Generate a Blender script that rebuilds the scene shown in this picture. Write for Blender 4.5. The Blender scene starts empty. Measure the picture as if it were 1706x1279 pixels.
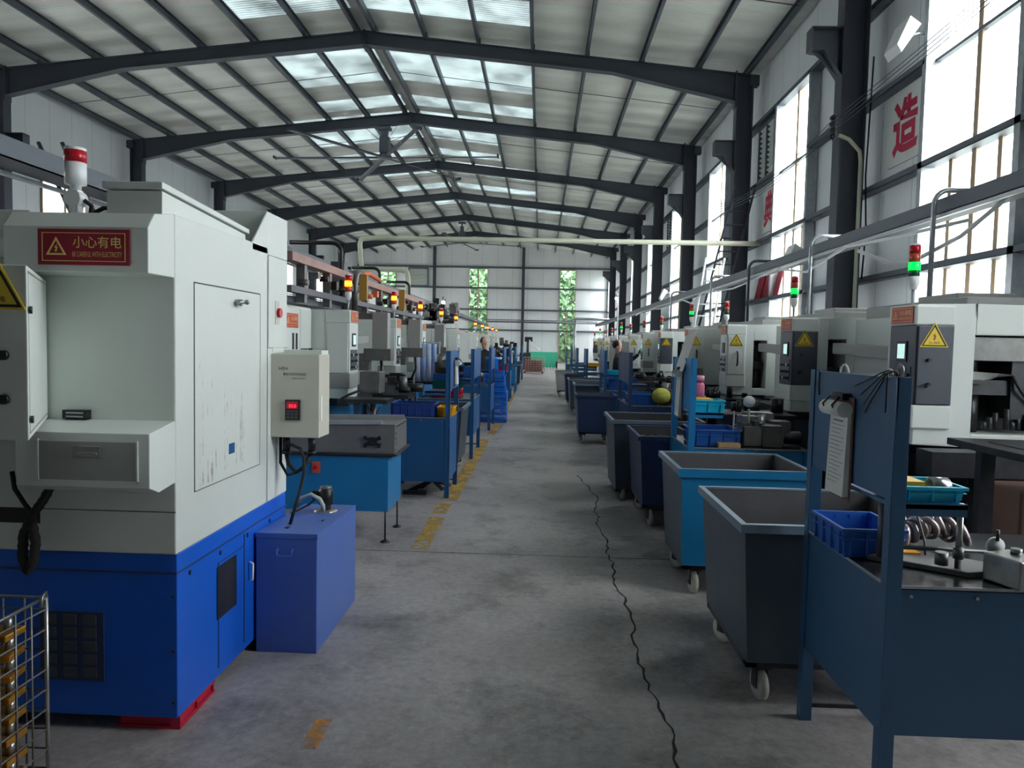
import bpy, bmesh, math, random
from mathutils import Vector, Matrix
random.seed(7)
PI = math.pi
S = bpy.context.scene
COL = S.collection

# ------------------------------------------------------------------ camera
cd = bpy.data.cameras.new('camera'); cam = bpy.data.objects.new('camera', cd); COL.objects.link(cam)
FPX, YAW, PITCH, ROLL = 1230.0, 0.0372, 0.0545, 0.021
cd.sensor_fit = 'HORIZONTAL'; cd.sensor_width = 36.0; cd.lens = 36.0*FPX/1706.0
cd.clip_start = 0.05; cd.clip_end = 300
_f = Vector((-math.sin(YAW)*math.cos(PITCH), math.cos(YAW)*math.cos(PITCH), -math.sin(PITCH)))
_r = Vector((math.cos(YAW), math.sin(YAW), 0)); _u = _r.cross(_f)
_r2 = math.cos(ROLL)*_r + math.sin(ROLL)*_u; _u2 = -math.sin(ROLL)*_r + math.cos(ROLL)*_u
cam.matrix_world = Matrix(((_r2.x, _u2.x, -_f.x, 0), (_r2.y, _u2.y, -_f.y, 0), (_r2.z, _u2.z, -_f.z, 1.65), (0, 0, 0, 1)))
S.camera = cam

# ------------------------------------------------------------------ exposure, world, daylight portals
S.view_settings.view_transform = 'Standard'; S.view_settings.look = 'None'
S.view_settings.gamma = 1.0; S.view_settings.use_curve_mapping = False
S.view_settings.exposure = 1.82
S.cycles.use_denoising = True
S.cycles.max_bounces = 12; S.cycles.diffuse_bounces = 9; S.cycles.transparent_max_bounces = 16
S.cycles.sample_clamp_indirect = 10.0; S.cycles.caustics_reflective = False; S.cycles.caustics_refractive = False
W = bpy.data.worlds.new('overcast_sky'); S.world = W; W.use_nodes = True
nt = W.node_tree; nt.nodes.clear()
o_ = nt.nodes.new('ShaderNodeOutputWorld'); bg = nt.nodes.new('ShaderNodeBackground')
tc = nt.nodes.new('ShaderNodeTexCoord'); sp = nt.nodes.new('ShaderNodeSeparateXYZ'); cr = nt.nodes.new('ShaderNodeValToRGB')
nt.links.new(tc.outputs['Generated'], sp.inputs[0]); nt.links.new(sp.outputs['Z'], cr.inputs[0])
e = cr.color_ramp.elements
e[0].position = 0.0; e[0].color = (0.22, 0.24, 0.22, 1)
e[1].position = 0.55; e[1].color = (0.96, 0.98, 1.0, 1)
m_ = cr.color_ramp.elements.new(0.07); m_.color = (0.66, 0.70, 0.69, 1)
nt.links.new(cr.outputs[0], bg.inputs[0]); bg.inputs[1].default_value = 7.0
nt.links.new(bg.outputs[0], o_.inputs[0])

def portal(name, loc, rot, sx, sy):
    l = bpy.data.lights.new(name, 'AREA'); l.shape = 'RECTANGLE'; l.size = sx; l.size_y = sy
    l.cycles.is_portal = True
    o = bpy.data.objects.new(name, l); COL.objects.link(o); o.location = loc; o.rotation_euler = rot
portal('window_daylight', (5.0, 27, 4.0), (0, PI/2, 0), 5.6, 53)

# ------------------------------------------------------------------ materials
def lin(c):
    return tuple(((v/255)/12.92 if v/255 <= 0.04045 else ((v/255+0.055)/1.055)**2.4) for v in c)
MATS = {}
def paint(name, rgb, rough=0.45, metal=0.0, var=0.12, scale=3.0, bump=0.0, spec=0.5, emit=0.0, coat=0.0):
    if name in MATS: return MATS[name]
    m = bpy.data.materials.new(name); m.use_nodes = True; n = m.node_tree; b = n.nodes['Principled BSDF']
    c = lin(rgb)
    t = n.nodes.new('ShaderNodeTexCoord'); no = n.nodes.new('ShaderNodeTexNoise'); no.inputs['Scale'].default_value = scale
    no.inputs['Detail'].default_value = 6; no.inputs['Roughness'].default_value = 0.65
    r = n.nodes.new('ShaderNodeValToRGB'); k = 1-var
    r.color_ramp.elements[0].position = 0.32; r.color_ramp.elements[0].color = (c[0]*k, c[1]*k, c[2]*k, 1)
    r.color_ramp.elements[1].position = 0.62; r.color_ramp.elements[1].color = (*c, 1)
    n.links.new(t.outputs['Object'], no.inputs['Vector']); n.links.new(no.outputs['Fac'], r.inputs[0])
    n.links.new(r.outputs[0], b.inputs['Base Color'])
    mr = n.nodes.new('ShaderNodeMapRange'); mr.inputs['To Min'].default_value = max(0.03, rough-0.08); mr.inputs['To Max'].default_value = min(1, rough+0.1)
    n.links.new(no.outputs['Fac'], mr.inputs['Value']); n.links.new(mr.outputs[0], b.inputs['Roughness'])
    b.inputs['Metallic'].default_value = metal; b.inputs['Specular IOR Level'].default_value = spec
    if coat: b.inputs['Coat Weight'].default_value = coat; b.inputs['Coat Roughness'].default_value = 0.15
    if bump:
        bp = n.nodes.new('ShaderNodeBump'); bp.inputs['Strength'].default_value = bump; bp.inputs['Distance'].default_value = 0.02
        n.links.new(no.outputs['Fac'], bp.inputs['Height']); n.links.new(bp.outputs[0], b.inputs['Normal'])
    if emit:
        b.inputs['Emission Color'].default_value = (*c, 1); b.inputs['Emission Strength'].default_value = emit
    MATS[name] = m
    return m

machine_white = paint('machine_white', (214, 220, 215), 0.42, var=0.05, scale=2)
machine_cream = paint('machine_cream', (198, 196, 183), 0.45, var=0.05)
machine_grey = paint('machine_grey', (150, 152, 150), 0.45, var=0.08)
cabinet_grey = paint('cabinet_grey', (70, 75, 86), 0.4, var=0.1)
royal_blue = paint('royal_blue', (16, 95, 210), 0.4, var=0.08)
tank_blue = paint('tank_blue', (74, 106, 180), 0.38, var=0.08)
sky_blue = paint('sky_blue', (16, 115, 172), 0.42, var=0.12)
bench_blue = paint('bench_blue', (50, 92, 128), 0.42, var=0.15)
bin_slate = paint('bin_slate', (58, 70, 84), 0.42, var=0.2)
bin_teal = paint('bin_teal', (16, 112, 160), 0.42, var=0.12)
bin_inside = paint('bin_inside', (84, 84, 88), 0.7, var=0.3)
dark_blue = paint('dark_blue', (38, 58, 96), 0.45, var=0.15)
mid_blue = paint('mid_blue', (28, 88, 145), 0.45, var=0.12)
steel = paint('steel', (170, 170, 168), 0.3, 0.9, var=0.25, scale=14)
dull_steel = paint('dull_steel', (125, 125, 124), 0.45, 0.7, var=0.3, scale=12)
trough_steel = paint('trough_steel', (112, 112, 112), 0.5, 0.25, var=0.2, scale=6)
dark_steel = paint('dark_steel', (62, 64, 68), 0.4, 0.5, var=0.4, scale=9)
oily_black = paint('oily_black', (38, 40, 44), 0.3, 0.3, var=0.5, scale=9)
black = paint('black_plastic', (22, 22, 24), 0.4, var=0.2)
rubber = paint('rubber', (30, 30, 30), 0.7, var=0.2)
wheel_cream = paint('wheel_cream', (180, 178, 165), 0.5, var=0.3, scale=12)
frame_steel = paint('frame_steel', (68, 73, 84), 0.55, var=0.12)
girt_steel = paint('girt_steel', (92, 98, 108), 0.5, 0.2, var=0.12)
galv = paint('galvanised', (175, 180, 185), 0.35, 0.6, var=0.2, scale=10)
tan = paint('window_tan', (176, 150, 124), 0.5, var=0.1)
crate_blue = paint('crate_blue', (40, 96, 178), 0.35, var=0.06)
crate_cyan = paint('crate_cyan', (20, 180, 215), 0.35, var=0.05)
crate_yellow = paint('crate_yellow', (235, 180, 20), 0.4, var=0.06)
crate_red = paint('crate_red', (200, 30, 60), 0.4, var=0.06)
pad_red = paint('pad_red', (190, 25, 60), 0.4, var=0.1)
sign_red = paint('sign_red', (150, 22, 48), 0.4, var=0.04)
sign_orange = paint('sign_faded_red', (190, 70, 60), 0.45, var=0.06)
gold = paint('sign_gold', (238, 205, 120), 0.5, var=0.04)
yellow = paint('sign_yellow', (235, 205, 50), 0.45, var=0.05)
char_red = paint('character_red', (190, 40, 78), 0.6, var=0.05)
paper = paint('paper', (222, 224, 220), 0.8, var=0.05)
ink = paint('ink', (120, 124, 130), 0.8, var=0.05)
ink_dark = paint('ink_dark', (60, 50, 50), 0.8, var=0.05)
brown = paint('brown_board', (120, 92, 82), 0.7, var=0.15)
bronze = paint('bronze', (205, 150, 60), 0.3, 0.8, var=0.2, scale=20)
white_plastic = paint('white_plastic', (232, 234, 236), 0.35, var=0.03)
lens_red = paint('lens_red', (190, 20, 40), 0.2, var=0.03)
lens_amber = paint('lens_amber', (190, 80, 50), 0.2, var=0.03)
lens_green_off = paint('lens_green_off', (20, 90, 60), 0.2, var=0.03)
green_glow = paint('green_glow', (0, 230, 80), 0.3, var=0.0, emit=0.42)
amber_glow = paint('amber_glow', (255, 110, 20), 0.3, var=0.0, emit=2.6)
yellow_glow = paint('yellow_glow', (255, 235, 90), 0.3, var=0.0, emit=2.5)
red_glow = paint('red_digits', (255, 20, 60), 0.3, var=0.0, emit=1.2)
screen_glow = paint('screen_glow', (170, 205, 200), 0.3, var=0.25, scale=60, emit=0.35)
lamp_white = paint('lamp_white', (255, 240, 220), 0.3, var=0.0, emit=8)
pipe_cream = paint('pipe_cream', (200, 200, 180), 0.5, var=0.15)
mustard = paint('mustard', (170, 135, 60), 0.5, var=0.15)
orange_hose = paint('orange_hose', (225, 120, 80), 0.5, var=0.15)
skin = paint('skin', (205, 160, 140), 0.6, var=0.06)
hair = paint('hair', (28, 24, 24), 0.7, var=0.3, scale=30)
black_cloth = paint('black_cloth', (30, 30, 34), 0.85, var=0.25, scale=10)
glove_green = paint('glove_green', (40, 120, 105), 0.7, var=0.1)
green_sheet = paint('green_sheet', (70, 205, 165), 0.5, var=0.06)
leaf = paint('leaf', (68, 108, 60), 0.6, var=0.4, scale=2)
bark = paint('bark', (90, 75, 60), 0.9, var=0.3)
net_yellow = paint('net_yellow', (200, 200, 90), 0.8, var=0.3, scale=20)
pink = paint('pink_plastic', (230, 120, 150), 0.4, var=0.1)
roots_steel = paint('ring_steel', (176, 162, 160), 0.35, 0.75, var=0.3, scale=25)
clear_hose = paint('clear_hose', (180, 185, 175), 0.25, var=0.1)
grass_out = paint('outdoor_ground', (120, 128, 112), 0.9, var=0.2)

def glass_mat(nm='window_glass', lo=0.05, hi=0.35):
    m = bpy.data.materials.new(nm); m.use_nodes = True; n = m.node_tree; n.nodes.clear()
    o = n.nodes.new('ShaderNodeOutputMaterial'); tr = n.nodes.new('ShaderNodeBsdfTransparent'); tr.inputs[0].default_value = (0.95, 0.96, 0.97, 1)
    gl = n.nodes.new('ShaderNodeBsdfGlossy'); gl.inputs['Roughness'].default_value = 0.1
    tl = n.nodes.new('ShaderNodeBsdfTranslucent'); tl.inputs[0].default_value = (0.88, 0.91, 0.95, 1)
    no = n.nodes.new('ShaderNodeTexNoise'); no.inputs['Scale'].default_value = 1.5
    mr = n.nodes.new('ShaderNodeMapRange'); mr.inputs['To Min'].default_value = lo; mr.inputs['To Max'].default_value = hi
    m1 = n.nodes.new('ShaderNodeMixShader'); m2 = n.nodes.new('ShaderNodeMixShader'); m2.inputs[0].default_value = 0.05
    n.links.new(no.outputs['Fac'], mr.inputs['Value']); n.links.new(mr.outputs[0], m1.inputs[0])
    n.links.new(tr.outputs[0], m1.inputs[1]); n.links.new(tl.outputs[0], m1.inputs[2])
    n.links.new(m1.outputs[0], m2.inputs[1]); n.links.new(gl.outputs[0], m2.inputs[2]); n.links.new(m2.outputs[0], o.inputs[0])
    return m
GLASS = glass_mat()
CLEAR = glass_mat('clear_glass', 0.0, 0.01)
def skylight_mat():
    m = bpy.data.materials.new('skylight_sheet'); m.use_nodes = True; n = m.node_tree; n.nodes.clear()
    o = n.nodes.new('ShaderNodeOutputMaterial'); tl = n.nodes.new('ShaderNodeBsdfTranslucent'); df = n.nodes.new('ShaderNodeBsdfDiffuse')
    df.inputs[0].default_value = (0.5, 0.52, 0.5, 1)
    t = n.nodes.new('ShaderNodeTexCoord'); no = n.nodes.new('ShaderNodeTexNoise'); no.inputs['Scale'].default_value = 1.2; no.inputs['Detail'].default_value = 4
    w = n.nodes.new('ShaderNodeTexWave'); w.bands_direction = 'Y'; w.inputs['Scale'].default_value = 3.2; w.inputs['Distortion'].default_value = 0.6
    r = n.nodes.new('ShaderNodeValToRGB'); r.color_ramp.elements[0].color = (0.07, 0.077, 0.078, 1); r.color_ramp.elements[1].color = (0.27, 0.30, 0.30, 1)
    r.color_ramp.elements[0].position = 0.25; r.color_ramp.elements[1].position = 0.8
    mx = n.nodes.new('ShaderNodeMath'); mx.operation = 'MULTIPLY_ADD'; mx.inputs[1].default_value = 0.25
    n.links.new(t.outputs['Object'], no.inputs['Vector']); n.links.new(t.outputs['Object'], w.inputs['Vector'])
    n.links.new(w.outputs['Fac'], mx.inputs[0]); n.links.new(no.outputs['Fac'], mx.inputs[2]); n.links.new(mx.outputs[0], r.inputs[0])
    n.links.new(r.outputs[0], tl.inputs[0])
    m1 = n.nodes.new('ShaderNodeMixShader'); m1.inputs[0].default_value = 0.72
    n.links.new(df.outputs[0], m1.inputs[1]); n.links.new(tl.outputs[0], m1.inputs[2]); n.links.new(m1.outputs[0], o.inputs[0])
    return m
SKYL = skylight_mat()
def panel_mat(name, rgb, axis, pitch, depth=0.5, var=0.08, rough=0.5, metal=0.0, fine=8.0):
    """sheet panels: a dark seam every `pitch` metres along `axis`, faint ribs between"""
    m = bpy.data.materials.new(name); m.use_nodes = True; n = m.node_tree; b = n.nodes['Principled BSDF']; c = lin(rgb)
    t = n.nodes.new('ShaderNodeTexCoord'); s = n.nodes.new('ShaderNodeSeparateXYZ'); n.links.new(t.outputs['Object'], s.inputs[0])
    def M(op, a, bb=None, cc=None):
        q = n.nodes.new('ShaderNodeMath'); q.operation = op
        for i, v in enumerate((a, bb, cc)):
            if v is None: continue
            if isinstance(v, (int, float)): q.inputs[i].default_value = v
            else: n.links.new(v, q.inputs[i])
        return q.outputs[0]
    a = s.outputs[axis]
    fr = M('FRACT', M('DIVIDE', M('ADD', a, 100.0), pitch)); seam = M('LESS_THAN', fr, 0.014/pitch)
    rib = M('FRACT', M('MULTIPLY', M('ADD', a, 100.0), fine)); ribm = M('LESS_THAN', rib, 0.12)
    no = n.nodes.new('ShaderNodeTexNoise'); no.inputs['Scale'].default_value = 0.9; no.inputs['Detail'].default_value = 5
    n.links.new(t.outputs['Object'], no.inputs['Vector'])
    f = M('SUBTRACT', M('MULTIPLY_ADD', no.outputs['Fac'], var*2, 1.0-var), M('ADD', M('MULTIPLY', seam, 0.45), M('MULTIPLY', ribm, 0.03)))
    mx = n.nodes.new('ShaderNodeVectorMath'); mx.operation = 'SCALE'; mx.inputs[0].default_value = c; n.links.new(f, mx.inputs['Scale'])
    n.links.new(mx.outputs[0], b.inputs['Base Color'])
    b.inputs['Roughness'].default_value = rough; b.inputs['Metallic'].default_value = metal
    bp = n.nodes.new('ShaderNodeBump'); bp.inputs['Strength'].default_value = depth; bp.inputs['Distance'].default_value = 0.01
    n.links.new(M('ADD', M('MULTIPLY', seam, -1.0), M('MULTIPLY', ribm, -0.3)), bp.inputs['Height']); n.links.new(bp.outputs[0], b.inputs['Normal'])
    return m
WALL_Y = panel_mat('wall_sheet_side', (226, 229, 233), 'Y', 0.95, var=0.1)
WALL_X = panel_mat('wall_sheet_end', (232, 234, 236), 'X', 1.1)
def roof_mat():
    m = bpy.data.materials.new('roof_insulation'); m.use_nodes = True; n = m.node_tree; b = n.nodes['Principled BSDF']
    t = n.nodes.new('ShaderNodeTexCoord')
    no = n.nodes.new('ShaderNodeTexNoise'); no.inputs['Scale'].default_value = 0.8; no.inputs['Detail'].default_value = 5
    mp = n.nodes.new('ShaderNodeMapping'); mp.inputs['Scale'].default_value = (0.5, 2.2, 1)
    n.links.new(t.outputs['Object'], mp.inputs[0]); n.links.new(mp.outputs[0], no.inputs['Vector'])
    r = n.nodes.new('ShaderNodeValToRGB'); r.color_ramp.elements[0].position = 0.3; r.color_ramp.elements[1].position = 0.7
    r.color_ramp.elements[0].color = (*lin((205, 205, 198)), 1); r.color_ramp.elements[1].color = (*lin((238, 238, 232)), 1)
    n.links.new(no.outputs['Fac'], r.inputs[0]); n.links.new(r.outputs[0], b.inputs['Base Color'])
    b.inputs['Roughness'].default_value = 0.42; b.inputs['Metallic'].default_value = 0.08
    w = n.nodes.new('ShaderNodeTexWave'); w.bands_direction = 'Y'; w.inputs['Scale'].default_value = 0.33; w.inputs['Distortion'].default_value = 1.5
    w2 = n.nodes.new('ShaderNodeTexWave'); w2.bands_direction = 'Y'; w2.inputs['Scale'].default_value = 4; w2.inputs['Distortion'].default_value = 1
    ad = n.nodes.new('ShaderNodeMath'); ad.operation = 'MULTIPLY_ADD'; ad.inputs[1].default_value = 0.06
    n.links.new(t.outputs['Object'], w.inputs[0]); n.links.new(t.outputs['Object'], w2.inputs[0])
    n.links.new(w2.outputs['Fac'], ad.inputs[0]); n.links.new(w.outputs['Fac'], ad.inputs[2])
    bp = n.nodes.new('ShaderNodeBump'); bp.inputs['Strength'].default_value = 0.7; bp.inputs['Distance'].default_value = 0.12
    n.links.new(ad.outputs[0], bp.inputs['Height']); n.links.new(bp.outputs[0], b.inputs['Normal'])
    return m
ROOF = roof_mat()
def floor_mat():
    m = bpy.data.materials.new('polished_concrete'); m.use_nodes = True; n = m.node_tree; b = n.nodes['Principled BSDF']
    t = n.nodes.new('ShaderNodeTexCoord')
    def noise(sc, det, ro=0.6):
        q = n.nodes.new('ShaderNodeTexNoise'); q.inputs['Scale'].default_value = sc; q.inputs['Detail'].default_value = det; q.inputs['Roughness'].default_value = ro
        n.links.new(t.outputs['Object'], q.inputs['Vector']); return q.outputs['Fac']
    def ramp(src, p0, c0, p1, c1):
        r = n.nodes.new('ShaderNodeValToRGB'); r.color_ramp.elements[0].position = p0; r.color_ramp.elements[0].color = (*c0, 1)
        r.color_ramp.elements[1].position = p1; r.color_ramp.elements[1].color = (*c1, 1); n.links.new(src, r.inputs[0]); return r.outputs[0]
    def mul(a, bb, f=1.0):
        q = n.nodes.new('ShaderNodeMix'); q.data_type = 'RGBA'; q.blend_type = 'MULTIPLY'; q.inputs['Factor'].default_value = f
        n.links.new(a, q.inputs[6]); n.links.new(bb, q.inputs[7]); return q.outputs[2]
    base = ramp(noise(0.55, 8, 0.7), 0.3, lin((138, 132, 130)), 0.7, lin((188, 183, 182)))
    grit = ramp(noise(22, 8, 0.8), 0.3, (0.62, 0.62, 0.62), 0.7, (1.12, 1.12, 1.12))
    stain = ramp(noise(1.7, 6, 0.75), 0.34, (0.4, 0.39, 0.39), 0.5, (1, 1, 1))
    c = mul(mul(base, grit), stain, 0.8)
    n.links.new(c, b.inputs['Base Color'])
    mr = n.nodes.new('ShaderNodeMapRange'); mr.inputs['To Min'].default_value = 0.28; mr.inputs['To Max'].default_value = 0.62
    n.links.new(noise(2.2, 6), mr.inputs['Value']); n.links.new(mr.outputs[0], b.inputs['Roughness'])
    bp = n.nodes.new('ShaderNodeBump'); bp.inputs['Strength'].default_value = 0.15; bp.inputs['Distance'].default_value = 0.01
    n.links.new(noise(14, 8), bp.inputs['Height']); n.links.new(bp.outputs[0], b.inputs['Normal'])
    return m
FLOORM = floor_mat()
def worn_mat(name, rgb, lo=0.42, hi=0.55):
    m = bpy.data.materials.new(name); m.use_nodes = True; n = m.node_tree; b = n.nodes['Principled BSDF']
    t = n.nodes.new('ShaderNodeTexCoord'); q = n.nodes.new('ShaderNodeTexNoise'); q.inputs['Scale'].default_value = 5; q.inputs['Detail'].default_value = 9; q.inputs['Roughness'].default_value = 0.75
    n.links.new(t.outputs['Object'], q.inputs['Vector'])
    r = n.nodes.new('ShaderNodeValToRGB'); r.color_ramp.elements[0].position = lo; r.color_ramp.elements[0].color = (0, 0, 0, 1)
    r.color_ramp.elements[1].position = hi; r.color_ramp.elements[1].color = (1, 1, 1, 1); n.links.new(q.outputs['Fac'], r.inputs[0])
    b.inputs['Base Color'].default_value = (*lin(rgb), 1); b.inputs['Roughness'].default_value = 0.6
    n.links.new(r.outputs[0], b.inputs['Alpha'])
    return m
YLINE = worn_mat('worn_yellow_paint', (186, 150, 62), 0.40, 0.56)
OCHRE = worn_mat('worn_ochre_paint', (200, 135, 50), 0.36, 0.6)
CRACK = paint('crack_dark', (40, 38, 38), 0.9)
streak_mat = worn_mat('rust_streaks', (170, 160, 140), 0.5, 0.72)

# ------------------------------------------------------------------ mesh helpers
class MB:
    def __init__(self, sx=1.0):
        self.v = []; self.f = []; self.sm = []; self.sx = sx
    def add(self, vs, fs, smooth=False):
        b = len(self.v); self.v += [tuple(p) for p in vs]
        self.f += [tuple(b+i for i in f) for f in fs]; self.sm += [smooth]*len(fs)
        return self
    def box(self, x0, x1, y0, y1, z0, z1):
        return self.add([(x, y, z) for x in (x0, x1) for y in (y0, y1) for z in (z0, z1)],
                        [(0, 1, 3, 2), (4, 6, 7, 5), (0, 4, 5, 1), (2, 3, 7, 6), (0, 2, 6, 4), (1, 5, 7, 3)])
    def hexa(self, lo, hi):   # two loops of equal length
        n = len(lo); fs = [tuple(range(n))[::-1], tuple(range(n, 2*n))]
        fs += [(i, (i+1) % n, n+(i+1) % n, n+i) for i in range(n)]
        return self.add(list(lo)+list(hi), fs)
    def prism(self, poly, axis, a, b):   # poly in the two other axes, in order
        def P(p, t):
            if axis == 'x': return (t, p[0], p[1])
            if axis == 'y': return (p[0], t, p[1])
            return (p[0], p[1], t)
        return self.hexa([P(p, a) for p in poly], [P(p, b) for p in poly])
    def tube(self, pts, r, n=8, cap=True):
        pts = [Vector(p) for p in pts]; rs = r if isinstance(r, (list, tuple)) else [r]*len(pts)
        rings = []; prev = None
        for i, p in enumerate(pts):
            if i == 0: d = pts[1]-p
            elif i == len(pts)-1: d = p-pts[i-1]
            else: d = (pts[i+1]-p).normalized()+(p-pts[i-1]).normalized()
            if d.length < 1e-9: d = Vector((0, 0, 1))
            d.normalize()
            if prev is None:
                up = Vector((0, 0, 1)) if abs(d.z) < 0.9 else Vector((1, 0, 0)); a = d.cross(up).normalized()
            else:
                a = (prev-d*prev.dot(d)); a = a.normalized() if a.length > 1e-6 else d.orthogonal().normalized()
            prev = a; b = d.cross(a)
            rings.append([p+(a*math.cos(2*PI*k/n)+b*math.sin(2*PI*k/n))*rs[i] for k in range(n)])
        vs = [q for rg in rings for q in rg]
        fs = [(i*n+k, i*n+(k+1) % n, (i+1)*n+(k+1) % n, (i+1)*n+k) for i in range(len(pts)-1) for k in range(n)]
        self.add(vs, fs, True)
        if cap:
            b0 = len(self.v)-len(vs); self.f += [tuple(b0+k for k in range(n))[::-1], tuple(b0+(len(pts)-1)*n+k for k in range(n))]; self.sm += [False, False]
        return self
    def cyl(self, c, axis, r, h, n=16, r2=None):
        c = Vector(c); d = {'x': Vector((1, 0, 0)), 'y': Vector((0, 1, 0)), 'z': Vector((0, 0, 1))}[axis]
        return self.tube([c, c+d*h], [r, r if r2 is None else r2], n)
    def lathe(self, c, prof, axis='z', n=20):   # prof: (radius, height)
        c = Vector(c); vs = []
        for r, h in prof:
            for k in range(n):
                a = 2*PI*k/n; u, w = r*math.cos(a), r*math.sin(a)
                vs.append(c+(Vector((u, w, h)) if axis == 'z' else Vector((h, u, w)) if axis == 'x' else Vector((u, h, w))))
        fs = [(i*n+k, i*n+(k+1) % n, (i+1)*n+(k+1) % n, (i+1)*n+k) for i in range(len(prof)-1) for k in range(n)]
        self.add(vs, fs, True)
        return self
    def ball(self, c, r, n=12, sz=(1, 1, 1)):
        vs = []; fs = []; m = n//2
        for i in range(m+1):
            t = PI*i/m
            for k in range(n):
                a = 2*PI*k/n; vs.append((c[0]+r*sz[0]*math.sin(t)*math.cos(a), c[1]+r*sz[1]*math.sin(t)*math.sin(a), c[2]+r*sz[2]*math.cos(t)))
        for i in range(m):
            for k in range(n): fs.append((i*n+k, i*n+(k+1) % n, (i+1)*n+(k+1) % n, (i+1)*n+k))
        return self.add(vs, fs, True)
    def mesh(self, name, mat):
        me = bpy.data.meshes.new(name)
        me.from_pydata([(p[0]*self.sx, p[1], p[2]) for p in self.v], [], self.f)
        me.polygons.foreach_set('use_smooth', self.sm)
        bm = bmesh.new(); bm.from_mesh(me); bmesh.ops.remove_doubles(bm, verts=bm.verts, dist=1e-6)
        bmesh.ops.recalc_face_normals(bm, faces=bm.faces); bm.to_mesh(me); bm.free()
        me.materials.append(mat)
        return me
    def build(self, name, mat, parent=None, bevel=0.0, label=None, loc=None):
        o = bpy.data.objects.new(name, self.mesh(name, mat)); COL.objects.link(o)
        if parent: o.parent = parent
        if loc: o.location = loc
        if bevel:
            b = o.modifiers.new('bevel', 'BEVEL'); b.width = bevel; b.segments = 2; b.limit_method = 'ANGLE'; b.angle_limit = math.radians(50)
        if label: o['label'] = label
        return o

def B(*a): return MB().box(*a)
def thing(name, label, cat, loc=(0, 0, 0), rz=0.0, group=None):
    o = bpy.data.objects.new(name, None); COL.objects.link(o); o.location = loc; o.rotation_euler = (0, 0, rz)
    o['label'] = label; o['category'] = cat
    if group: o['group'] = group
    return o
def tag(o, label, cat, group=None, kind=None):
    o['label'] = label; o['category'] = cat
    if group: o['group'] = group
    if kind: o['kind'] = kind
    return o
def struct(o, label=None):
    o['kind'] = 'structure'
    if label: o['label'] = label
    return o
def sempty(name):
    o = bpy.data.objects.new(name, None); COL.objects.link(o); o['kind'] = 'structure'; return o
def copy_tree(o, parent=None, loc=None, rz=None, label=None):
    c = o.copy(); COL.objects.link(c)
    if parent is not None: c.parent = parent
    if loc is not None: c.location = loc
    if rz is not None: c.rotation_euler = (0, 0, rz)
    if label: c['label'] = label
    for ch in list(o.children): copy_tree(ch, c)
    return c

TXT = {}
def text_mesh(body, mat, w, h, ext=0.001, bold=0.0):
    """lettering scaled to w x h, centred, in the local XZ plane facing -Y"""
    key = (body, mat.name, round(w, 3), round(h, 3), bold)
    if key in TXT: return TXT[key]
    cu = bpy.data.curves.new('lettering', 'FONT'); cu.body = body; cu.size = 1; cu.offset = bold; cu.resolution_u = 3
    t = bpy.data.objects.new('lettering', cu); COL.objects.link(t)
    bpy.context.view_layer.update()
    me = bpy.data.meshes.new_from_object(t.evaluated_get(bpy.context.evaluated_depsgraph_get()))
    COL.objects.unlink(t); bpy.data.objects.remove(t)
    xs = [v.co.x for v in me.vertices]; ys = [v.co.y for v in me.vertices]
    x0, x1, y0, y1 = min(xs), max(xs), min(ys), max(ys)
    for v in me.vertices:
        v.co = ((v.co.x-(x0+x1)/2)*w/(x1-x0), 0, (v.co.y-(y0+y1)/2)*h/(y1-y0))
    me.materials.clear(); me.materials.append(mat)
    TXT[key] = me
    return me
def put_text(body, mat, w, h, parent, loc, rz=0.0, name='lettering', bold=0.0):
    o = bpy.data.objects.new(name, text_mesh(body, mat, w, h, bold=bold)); COL.objects.link(o)
    o.parent = parent; o.location = loc; o.rotation_euler = (0, 0, rz)
    return o
def put(mb, name, mat, parent, loc, rz=0.0, bevel=0.0, label=None):
    o = mb.build(name, mat, parent, bevel, label, loc); o.rotation_euler = (0, 0, rz); return o

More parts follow.
